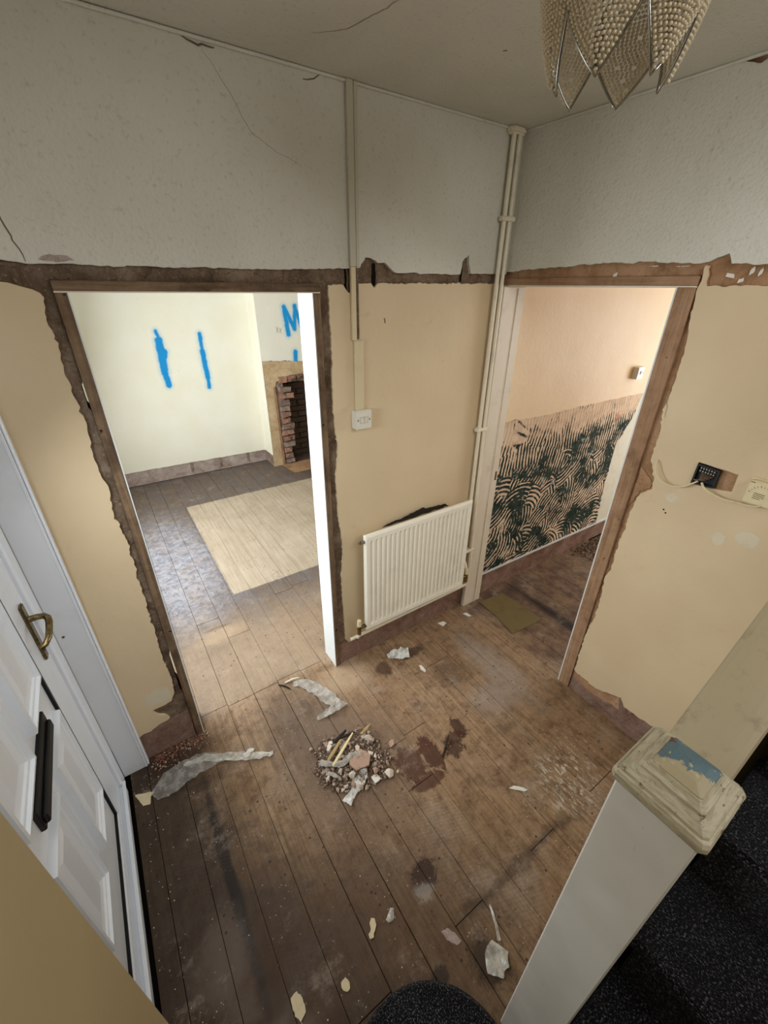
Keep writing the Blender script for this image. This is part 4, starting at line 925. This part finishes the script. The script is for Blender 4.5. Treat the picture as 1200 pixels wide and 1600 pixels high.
MB().slab([(-1.235, 0.0), (-1.235, 0.78), (-0.006, 1.75), (-0.006, 0.0)], 'y', -1.656, -1.630).build('string_board', M_NEWEL, st)

nw = tag(empty('newel_post', (-1.300, -1.618, 0)), 'square cream newel post with a chipped blue and cream moulded cap', 'newel post')
NC = (-1.300, -1.618)
def sq(name, rings, mat, bev=None):
    vs = []; fs = []
    for h, z in rings:
        c = h * 0.10
        ring = [(-h + c, -h), (h - c, -h), (h, -h + c), (h, h - c), (h - c, h), (-h + c, h), (-h, h - c), (-h, -h + c)] if bev is None else [(-h, -h), (h, -h), (h, h), (-h, h)]
        vs += [(NC[0] + a, NC[1] + b, z) for a, b in ring]
    n = 8 if bev is None else 4
    for r in range(len(rings) - 1):
        for k in range(n): fs.append([n * r + k, n * r + (k + 1) % n, n * r + n + (k + 1) % n, n * r + n + k])
    fs.append(list(range(n))[::-1]); fs.append([n * (len(rings) - 1) + k for k in range(n)])
    return MB().add(vs, fs).build(name, mat, nw)
B('post', NC[0] - 0.0565, NC[0] + 0.0565, NC[1] - 0.0565, NC[1] + 0.0565, 0.188, 1.428, M_NEWEL, nw, 0.003)
sq('cap_moulding', [(0.050, 1.420), (0.062, 1.424), (0.0645, 1.430), (0.0645, 1.440), (0.062, 1.446), (0.0585, 1.447), (0.0575, 1.452), (0.050, 1.458), (0.044, 1.463), (0.043, 1.467), (0.038, 1.470), (0.034, 1.476)], M_CAP)
sq('cap_top', [(0.034, 1.474), (0.032, 1.478), (0.020, 1.484), (0.006, 1.487)], M_CAPTOP)
hr = tag(empty('handrail', (-1.243, -1.61, 1.2)), 'wide worn tan handrail sloping up from the newel post along the stairs', 'handrail')
sl = 0.76
sec = []
for a in range(0, 181, 20):
    sec.append((0.051 * math.cos(R(a)) * (1.0 if abs(math.cos(R(a))) < 0.9 else 1.0), 0.016 * math.sin(R(a))))
sec = [(0.051, -0.045), (0.051, -0.004)] + sec[1:-1] + [(-0.051, -0.004), (-0.051, -0.045)]
vs = []; fs = []; n = len(sec)
for x in (-1.2435, -0.9, -0.5, -0.01):
    for (dy, dz) in sec: vs.append((x, -1.611 + dy, 1.272 + sl * (x + 1.2435) + dz))
for r in range(3):
    for k in range(n): fs.append([r * n + k, r * n + (k + 1) % n, (r + 1) * n + (k + 1) % n, (r + 1) * n + k])
fs.append(list(range(n))); fs.append([3 * n + k for k in range(n)])
MB().add(vs, fs).build('rail', M_RAIL, hr)
for x in (-1.05, -0.83, -0.61, -0.39, -0.17):
    zt = 1.235 + sl * (x + 1.2435)
    MB().slab([(x - 0.015, 0.79 * (x + 1.235) + 0.77), (x + 0.015, 0.79 * (x + 1.235) + 0.79), (x + 0.015, zt + 0.012), (x - 0.015, zt - 0.012)], 'y', -1.632, -1.602).build('baluster', M_NEWEL, hr)

# ------------------------------------------------------------------ pendant lampshade
LX, LY, LZ = -0.90, -1.0, 2.40
lamp = tag(empty('pendant_lampshade', (LX, LY, LZ)), 'chrome petal pendant lampshade strung with pearly beads, hanging unlit', 'lampshade')
MB().tube([(LX, LY, 2.60), (LX, LY, 2.68)], 0.004, 8).build('flex', M_PLASTIC, lamp)
MB().tube([(LX, LY, 2.660), (LX, LY, 2.6795)], [0.030, 0.045], 20).build('ceiling_rose', M_PLASTIC, lamp)
MB().tube([(LX, LY, 2.55), (LX, LY, 2.61)], 0.018, 14).build('lamp_holder', M_PLASTIC, lamp)
HP = 0.20
def petal_pt(a0, u, v):
    """u -1..1 across, v 0 tip .. 1 top"""
    half = R(33) * (max(0.0, math.sin(min(1.0, (v / 0.62)) * math.pi / 2)) ** 0.85) * (1.0 if v < 0.62 else 1.0 - 0.55 * ((v - 0.62) / 0.38) ** 2)
    rad_ = 0.093 + 0.040 * math.sin(v * math.pi * 0.62) - 0.030 * max(0, v - 0.7) / 0.3
    rad_ += 0.010 * (1 - u * u) * (1 if v > 0.05 else 0)
    a = a0 + u * half
    return Vector((LX + rad_ * math.cos(a), LY + rad_ * math.sin(a), LZ + HP * v))
ico = bmesh.new(); bmesh.ops.create_icosphere(ico, subdivisions=1, radius=1.0)
icv = [v.co.copy() for v in ico.verts]; ico.verts.index_update(); icf = [[v.index for v in f.verts] for f in ico.faces]; ico.free()
for k in range(6):
    a0 = R(20 + 60 * k)
    vsn = [i / 24 for i in range(25)]
    loop = [petal_pt(a0, -1, v) for v in reversed(vsn)] + [petal_pt(a0, 1, v) for v in vsn[1:]]
    pet = MB().tube(loop, 0.0026, 8).build('petal_wire', M_CHROME, lamp)
    bd = MB(); rb = random.Random(100 + k)
    nrow = 33
    for r_ in range(1, nrow):
        v = r_ / nrow * 0.99
        wdt = (petal_pt(a0, 1, v) - petal_pt(a0, -1, v)).length
        nb = max(1, int(wdt / 0.0072))
        for b in range(nb):
            if rb.random() < 0.025: continue
            u = -1 + 2 * (b + 0.5) / nb
            q = petal_pt(a0, u * 0.95, v + 0.012 * (1 - u * u)); s_ = rb.uniform(0.0035, 0.0041)
            bd.add([(q.x + c.x * s_, q.y + c.y * s_, q.z + c.z * s_ * 0.85) for c in icv], icf, 0, True)
    tag(bd.build('beads', M_LINT, pet, False), kind='stuff')
MB().tube([(LX + 0.062 * math.cos(R(a)), LY + 0.062 * math.sin(R(a)), LZ + HP - 0.004) for a in range(0, 361, 12)], 0.003, 8).build('top_ring', M_CHROME, lamp)
for a in range(0, 360, 120): MB().tube([(LX + 0.062 * math.cos(R(a)), LY + 0.062 * math.sin(R(a)), LZ + HP - 0.004), (LX + 0.014 * math.cos(R(a)), LY + 0.014 * math.sin(R(a)), LZ + HP - 0.002)], 0.002, 6).build('spoke', M_CHROME, lamp)



# ------------------------------------------------------------------ debris on the floor
def sheet(name, mid, widths, mat, seed, height=0.012, nx=9, fine=1.0, z0=0.003):
    """crumpled thin sheet following a centre line in plan"""
    c = curve([(x, y, 0) for x, y in mid], 7); n = len(c); vs = []; fs = []
    for i, q in enumerate(c):
        t = (c[min(i + 1, n - 1)] - c[max(i - 1, 0)]).normalized(); sd = Vector((-t.y, t.x, 0))
        f = i / (n - 1) * (len(widths) - 1); k = min(int(f), len(widths) - 2); w = widths[k] + (widths[k + 1] - widths[k]) * (f - k)
        for j in range(nx):
            u = j / (nx - 1) * 2 - 1
            ed = 1.0 + (0.25 * mnoise.noise(Vector((q.x * 40, q.y * 40, seed + (u > 0) * 9))) if abs(u) == 1 else 0)
            p = q + sd * u * w / 2 * ed
            h = abs(mnoise.noise(Vector((p.x * 24 * fine, p.y * 24 * fine, seed)))) + 0.5 * abs(mnoise.noise(Vector((p.x * 60 * fine, p.y * 60 * fine, seed + 5))))
            vs.append((p.x, p.y, z0 + height * h))
    for i in range(n - 1):
        for j in range(nx - 1): fs.append([i * nx + j, i * nx + j + 1, (i + 1) * nx + j + 1, (i + 1) * nx + j])
    m = MB().add(vs, fs, 0, True)
    return m.build(name, mat)
tag(sheet('plastic_film', [(-2.12, -0.215), (-2.05, -0.185), (-1.95, -0.165), (-1.86, -0.180), (-1.80, -0.205)], [0.05, 0.12, 0.115, 0.085, 0.03], M_FILM, 1, 0.016), 'clear dusty plastic film spread on the floor by the front door reveal', 'plastic film')
tag(sheet('polythene_strip', [(-1.98, -0.135), (-1.90, -0.150), (-1.80, -0.205), (-1.70, -0.265), (-1.645, -0.295), (-1.595, -0.320)], [0.012, 0.035, 0.042, 0.040, 0.034, 0.016], M_FILM2, 2, 0.020), 'long twisted milky polythene strip lying across the doorway boards', 'plastic strip')
tag(sheet('twisted_scrap', [(-1.725, -0.262), (-1.695, -0.262), (-1.668, -0.255)], [0.012, 0.030, 0.012], M_PAPERW, 3, 0.030, z0=0.020), 'small white twisted scrap resting on the end of the polythene strip', 'scrap')
tag(sheet('torn_sheet', [(-1.345, 0.020), (-1.300, -0.010), (-1.260, -0.065), (-1.235, -0.120), (-1.215, -0.185), (-1.195, -0.235)], [0.035, 0.060, 0.070, 0.075, 0.080, 0.055], M_GREYSHEET, 4, 0.010), 'grey torn lining paper strip on the boards behind the rubble heap', 'paper strip')
tag(sheet('folded_scrap', [(-1.165, -0.245), (-1.205, -0.262), (-1.260, -0.268), (-1.330, -0.272)], [0.085, 0.060, 0.045, 0.014], M_GREYSHEET, 5, 0.026, z0=0.008), 'folded grey end of torn paper nearest the rubble heap', 'paper scrap')
for k, (a, b, rad_, mt, lab) in enumerate((((-1.385, 0.050, 0.006), (-1.300, 0.030, 0.016), 0.007, M_FILLER, 'pale roll of torn paper at the top of the grey strip'),
                                    ((-1.420, 0.058, 0.005), (-1.375, -0.010, 0.010), 0.006, M_STICKD, 'short dark splinter beside the grey paper strip'))):
    m = MB().tube([a, tuple((p + q) / 2 + 0.003 for p, q in zip(a, b)), b], [rad_ * 0.6, rad_, rad_ * 0.5], 7)
    tag(m.build('splinter', mt), lab, 'debris')
tag(sheet('plastic_rag', [(-1.262, -0.600), (-1.275, -0.640), (-1.305, -0.672), (-1.345, -0.698), (-1.405, -0.728)], [0.030, 0.055, 0.062, 0.034, 0.050], M_WHITEBAG, 6, 0.034, z0=0.010), 'white crumpled plastic rag hanging out of the near side of the rubble heap', 'plastic rag')
tag(sheet('paper_scrap', [(-0.765, -0.118), (-0.720, -0.130), (-0.675, -0.150), (-0.635, -0.170)], [0.030, 0.075, 0.085, 0.075], M_WHITEBAG, 7, 0.030), 'crumpled white wrapper on the boards in front of the radiator', 'wrapper')
tag(sheet('plastic_scrap', [(-1.245, -1.475), (-1.215, -1.450), (-1.175, -1.430)], [0.050, 0.085, 0.060], M_FILM2, 8, 0.012), 'torn translucent plastic scrap beside the newel post foot', 'plastic scrap')
tag(sheet('plastic_scrap', [(-1.168, -1.42), (-1.14, -1.375), (-1.122, -1.33)], [0.014, 0.010, 0.005], M_FILM2, 9, 0.012), 'thin upright sliver of clear plastic above the torn plastic scrap', 'plastic scrap')
tag(sheet('plastic_curl', [(-1.475, -1.155), (-1.455, -1.150), (-1.440, -1.135)], [0.012, 0.026, 0.014], M_FILM2, 10, 0.018), 'small clear curl of plastic beside the peanut shaped chip', 'plastic scrap')
def flat(name, pts, h, mat, label, cat, seed=0, z=0.0005, amp=0.002, group=None):
    return tag(MB().slab(rag(pts, amp, 0.008, seed, True), 'z', z, z + h).build(name, mat), label, cat, group)
flat('paint_flake', [(-2.195, -0.150), (-2.155, -0.168), (-2.118, -0.182), (-2.136, -0.200), (-2.142, -0.232), (-2.170, -0.222), (-2.182, -0.185)], 0.002, M_FLAKE, 'cream paint flake on the dark boards by the foot of the door reveal', 'paint flake', 80)
flat('plaster_chip', [(-1.845, -1.135), (-1.822, -1.130), (-1.812, -1.155), (-1.815, -1.188), (-1.838, -1.200), (-1.846, -1.170)], 0.006, M_FLAKE, 'cream plaster chip on dark boards left of the carpeted bottom step', 'plaster chip', 81, amp=0.005)
flat('plaster_chip', [(-1.690, -1.195), (-1.672, -1.192), (-1.666, -1.212), (-1.678, -1.226), (-1.692, -1.215)], 0.005, M_FLAKE, 'tiny round cream chip just behind the carpeted bottom step', 'plaster chip', 82, amp=0.004)
flat('plaster_chip', [(-1.530, -1.122), (-1.518, -1.114), (-1.508, -1.122), (-1.512, -1.140), (-1.524, -1.150), (-1.538, -1.164), (-1.552, -1.160), (-1.550, -1.146), (-1.534, -1.136)], 0.008, M_FLAKE, 'peanut shaped cream chip in the middle of the near boards', 'plaster chip', 83, amp=0.004)
flat('plaster_smear', [(-1.325, -1.285), (-1.300, -1.290), (-1.285, -1.315), (-1.280, -1.345), (-1.300, -1.345), (-1.322, -1.315)], 0.0012, M_BARE_PINK, 'pinkish grey flat smear on the boards near the newel post', 'plaster smear', 84)
flat('paint_sliver', [(-0.735, -1.085), (-0.705, -1.090), (-0.675, -1.120), (-0.665, -1.140), (-0.685, -1.135), (-0.715, -1.105)], 0.003, M_PAPERW, 'white curved paint sliver on the boards right of the damp stains', 'paint flake', 85)
flat('paint_sliver', [(-0.300, -0.062), (-0.255, -0.070), (-0.250, -0.095), (-0.290, -0.105)], 0.003, M_PAPERW, 'white scrap on the floor near the corner pipes', 'paint flake', 86)
flat('paint_sliver', [(-0.640, -0.282), (-0.628, -0.290), (-0.628, -0.335), (-0.642, -0.345), (-0.650, -0.310)], 0.005, M_PAPERW, 'upright white sliver on the boards below the wrapper', 'paint flake', 87)
flat('paint_sliver', [(-0.085, -0.085), (-0.055, -0.095), (-0.050, -0.140), (-0.075, -0.130)], 0.003, M_PAPERW, 'white paint flake at the foot of the white door jamb', 'paint flake', 88)
flat('lino_offcut', [(0.105, -0.060), (0.330, -0.085), (0.350, -0.440), (0.060, -0.420), (0.095, -0.240)], 0.003, M_OLIVE, 'olive green square offcut lying in the right doorway', 'lino offcut', 89, amp=0.001)

# the rubble heap
rngd = random.Random(21)
HC = (-1.285, -0.555)
def heap_r(a):
    return 0.94 + 0.30 * mnoise.noise(Vector((math.cos(a) * 1.3 + 4.2, math.sin(a) * 1.3, 2.0))) + 0.16 * mnoise.noise(Vector((math.cos(a) * 4, math.sin(a) * 4, 7.0)))
def heap_z(x, y):
    dx, dy = x - HC[0], y - HC[1]
    u = (dx * 0.80 + dy * -0.6); w = (dx * 0.6 + dy * 0.80)
    d = math.sqrt((u / 0.200) ** 2 + (w / 0.165) ** 2) / heap_r(math.atan2(w / 0.165, u / 0.200))
    return 0.032 * max(0.0, 1 - d) ** 0.8 if d < 1 else 0.0
def grit(name, mat, n, place, smin, smax, label, seed):
    rg = random.Random(seed); m = MB()
    for _ in range(n):
        x, y, z = place(rg); s_ = rg.uniform(smin, smax) * rg.uniform(0.6, 1)
        ax = Vector((rg.gauss(0, 1), rg.gauss(0, 1), rg.gauss(0, 1))).normalized(); mt = Matrix.Rotation(rg.uniform(0, 6), 3, ax)
        c = [mt @ Vector(q) for q in ((1, 0.1, 0), (-0.8, 0.4, 0.1), (0, 1, -0.2), (0.1, -0.9, 0.2), (0, 0.1, 0.8), (0.1, 0, -0.7))]
        c = [Vector((q.x * rg.uniform(0.7, 1.2), q.y * rg.uniform(0.7, 1.2), q.z)) * s_ for q in c]
        lo = min(q.z for q in c)
        m.add([(x + q.x, y + q.y, z + q.z - lo * 0.9) for q in c], [[4, 0, 2], [4, 2, 1], [4, 1, 3], [4, 3, 0], [5, 2, 0], [5, 1, 2], [5, 3, 1], [5, 0, 3]])
    return tag(m.build(name, mat), label, 'grit', kind='stuff')
def in_heap(rg, spread=1.0, keep=0.0):
    while True:
        a = rg.uniform(0, 2 * math.pi); d = math.sqrt(rg.random()) * spread
        if d < keep: continue
        d *= heap_r(a); u = 0.200 * d * math.cos(a); w = 0.165 * d * math.sin(a)
        x = HC[0] + 0.8 * u + 0.6 * w; y = HC[1] - 0.6 * u + 0.8 * w
        return x, y, heap_z(x, y)
grit('rubble_grit', M_GRIT, 900, lambda r_: in_heap(r_, 0.98), 0.004, 0.010, 'dark grit and dust heaped in the middle of the floor', 1)
grit('rubble_grit', M_GRITL, 480, lambda r_: in_heap(r_, 1.0), 0.004, 0.011, 'pale stone grit scattered through the rubble heap', 2)
grit('dust_fringe', M_GRITR, 420, lambda r_: in_heap(r_, 1.25, 0.8), 0.0012, 0.004, 'fine reddish dust around the rubble heap', 3)
def fan(rg):
    t = rg.random(); return (-1.36 + 0.06 * rg.gauss(0, 1) - 0.10 * t, -0.74 - 0.12 * t + 0.03 * rg.gauss(0, 1), 0.0)
grit('dust_fan', M_GRITR, 380, fan, 0.0010, 0.0030, 'fine reddish dust trailing from the near side of the rubble heap', 4)
KM = {0: M_STONE, 1: M_STONE2, 2: M_STONE3, 3: M_GRIT}
def stone(x, y, sx, sy, sz, mat, label, group=None, seed=0, rot=0.0, zoff=0.0):
    bm = chunk(random.Random(seed), sx, sy, sz, 13)
    m = MB().bm(bm); z = heap_z(x, y) * 0.85 + zoff; mt = Matrix.Translation((x, y, z)) @ Matrix.Rotation(rot, 4, 'Z')
    m.v = [tuple(mt @ Vector(v)) for v in m.v]
    return tag(m.build('rubble_chunk', mat), label, 'rubble', group)
stone(-1.168, -0.722, 0.026, 0.024, 0.016, M_STONE3, 'large pale rounded lump at the right edge of the rubble heap', seed=1)
stone(-1.072, -0.606, 0.022, 0.018, 0.014, M_STONE2, 'pinkish brick fragment at the far right of the rubble heap', seed=2, rot=0.6)
stone(-1.128, -0.735, 0.010, 0.010, 0.010, M_STONE3, 'small pale pebble lying outside the heap toward the damp stains', seed=31)
stone(-1.43, -0.405, 0.012, 0.012, 0.010, M_STONE, 'lone grey pebble on the dusty boards left of the heap', seed=32)
flat('plaster_flake', [(-1.250, -0.690), (-1.222, -0.690), (-1.216, -0.722), (-1.248, -0.725)], 0.005, M_PAPERW, 'bright white square flake beside the plastic rag', 'plaster flake', 90, z=0.012)
flat('plaster_slab', [(-1.300, -0.570), (-1.230, -0.560), (-1.205, -0.610), (-1.235, -0.650), (-1.300, -0.640), (-1.315, -0.600)], 0.012, M_STONE2, 'flat dusty tan slab on top of the rubble heap', 'plaster slab', 91, z=0.034)
COLN = {0: 'dusty grey', 1: 'pinkish brick', 2: 'pale plaster'}
for k in range(58):
    x, y, z = in_heap(rngd, 0.98)
    s_ = rngd.uniform(0.009, 0.022) * (1.15 if k < 14 else 0.9); ck = rngd.choice((0, 0, 1, 2, 2))
    dx, dy = x - HC[0], y - HC[1]
    side = ('left' if dx + dy * 0.7 < -0.05 else 'right' if dx + dy * 0.7 > 0.09 else 'far' if dy > 0.02 else 'near') if math.hypot(dx, dy) > 0.06 else 'middle'
    stone(x, y, s_, s_ * rngd.uniform(0.6, 1), s_ * rngd.uniform(0.5, 0.8), KM[ck], '%s lump in the %s part of the rubble heap' % (COLN[ck], side), '%s lumps, %s part of the heap' % (COLN[ck], side), 50 + k, rngd.uniform(0, 6), 0.004)
def stick(a, b, w, h, mat, label, cat='stick'):
    a, b = Vector(a), Vector(b); d = b - a; L = d.length
    m = MB(); n = 6; vs = []
    for i in range(n):
        t = i / (n - 1); ww = w * (1 - 0.75 * abs(t - 0.4) ** 1.5 * 1.6)
        vs += [(t * L, -ww / 2, -h / 2), (t * L, ww / 2, -h / 2), (t * L, ww / 2 * 0.8, h / 2), (t * L, -ww / 2 * 0.8, h / 2)]
    fs = [[4 * i + k, 4 * i + (k + 1) % 4, 4 * i + 4 + (k + 1) % 4, 4 * i + 4 + k] for i in range(n - 1) for k in range(4)] + [[3, 2, 1, 0], [4 * n - 4, 4 * n - 3, 4 * n - 2, 4 * n - 1]]
    mt = Matrix.Translation(a) @ d.to_track_quat('X', 'Z').to_matrix().to_4x4()
    m.add([tuple(mt @ Vector(v)) for v in vs], fs)
    return tag(m.build('splinter', mat), label, cat)
stick((-1.385, -0.560, 0.048), (-1.225, -0.475, 0.062), 0.016, 0.006, M_YELLOW, 'pale yellow wood splinter lying across the rubble heap', 'splinter')
stick((-1.30, -0.440, 0.030), (-1.21, -0.470, 0.050), 0.014, 0.008, M_STICKD, 'charred stick at the back of the rubble heap', 'splinter')
stick((-1.34, -0.455, 0.030), (-1.24, -0.430, 0.040), 0.016, 0.010, M_STICKD, 'shorter charred stick lying behind the rubble heap', 'splinter')
stick((-1.39, -0.520, 0.040), (-1.29, -0.470, 0.055), 0.020, 0.008, M_STICK, 'tan broken stick on the left of the rubble heap', 'splinter')
stick((-1.185, -0.490, 0.036), (-1.115, -0.470, 0.036), 0.020, 0.010, M_STICK, 'tan broken stick on the right back of the rubble heap', 'splinter')
stick((-0.895, -0.800, 0.004), (-0.800, -0.735, 0.010), 0.010, 0.006, M_STICKD, 'thin dark twig lying over the damp stains', 'splinter')
tag(sheet('paper_strip', [(-1.43, -0.510), (-1.385, -0.550), (-1.345, -0.575), (-1.29, -0.565), (-1.24, -0.585)], [0.030, 0.026, 0.030, 0.026, 0.022], M_GREYSHEET, 12, 0.020, z0=0.042), 'grey curled paper strip draped over the rubble heap', 'paper strip')
tag(sheet('paper_strip', [(-1.425, -0.565), (-1.40, -0.590), (-1.385, -0.625)], [0.016, 0.026, 0.014], M_GREYSHEET, 13, 0.026, z0=0.030), 'short grey paper curl at the left of the rubble heap', 'paper strip')
# mortar fallen along the wall by the left jamb, rubble in the side room, crumbs about the hall
grit('mortar_crumbs', M_GRITR, 420, lambda r_: (r_.uniform(-2.10, -1.86), -abs(r_.gauss(0, 0.035)) - 0.004, 0.0), 0.002, 0.008, 'reddish mortar crumbs along the broken wall base by the left doorway', 5)
grit('mortar_crumbs', M_GRITL, 120, lambda r_: (r_.uniform(-2.12, -1.84), -abs(r_.gauss(0, 0.045)) - 0.004, 0.0), 0.002, 0.008, 'pale plaster crumbs along the broken wall base by the left doorway', 6)
grit('side_room_rubble', M_GRIT, 300, lambda r_: (1.55 + 0.12 * r_.gauss(0, 1), -abs(r_.gauss(0, 0.10)) - 0.02, 0.0), 0.006, 0.020, 'dark rubble swept along the wall in the side room', 7)
grit('side_room_rubble', M_GRITL, 60, lambda r_: (1.55 + 0.14 * r_.gauss(0, 1), -abs(r_.gauss(0, 0.10)) - 0.02, 0.0), 0.006, 0.016, 'pale plaster bits in the side room rubble', 8)
def hall(rg):
    return (rg.uniform(-2.18, -0.15), -rg.random() ** 1.0 * 1.45 - 0.02, 0.0)
grit('floor_crumbs', M_FLAKE, 330, hall, 0.0010, 0.0042, 'tiny pale plaster crumbs scattered over the hall boards', 9)
grit('floor_crumbs', M_STICKD, 160, hall, 0.0010, 0.0036, 'tiny dark crumbs scattered over the hall boards', 10)
grit('door_crumbs', M_FLAKE, 60, lambda r_: (r_.uniform(-2.20, -2.08), r_.uniform(-1.2, -0.1), 0.0), 0.0015, 0.0045, 'pale crumbs along the front door sill', 11)
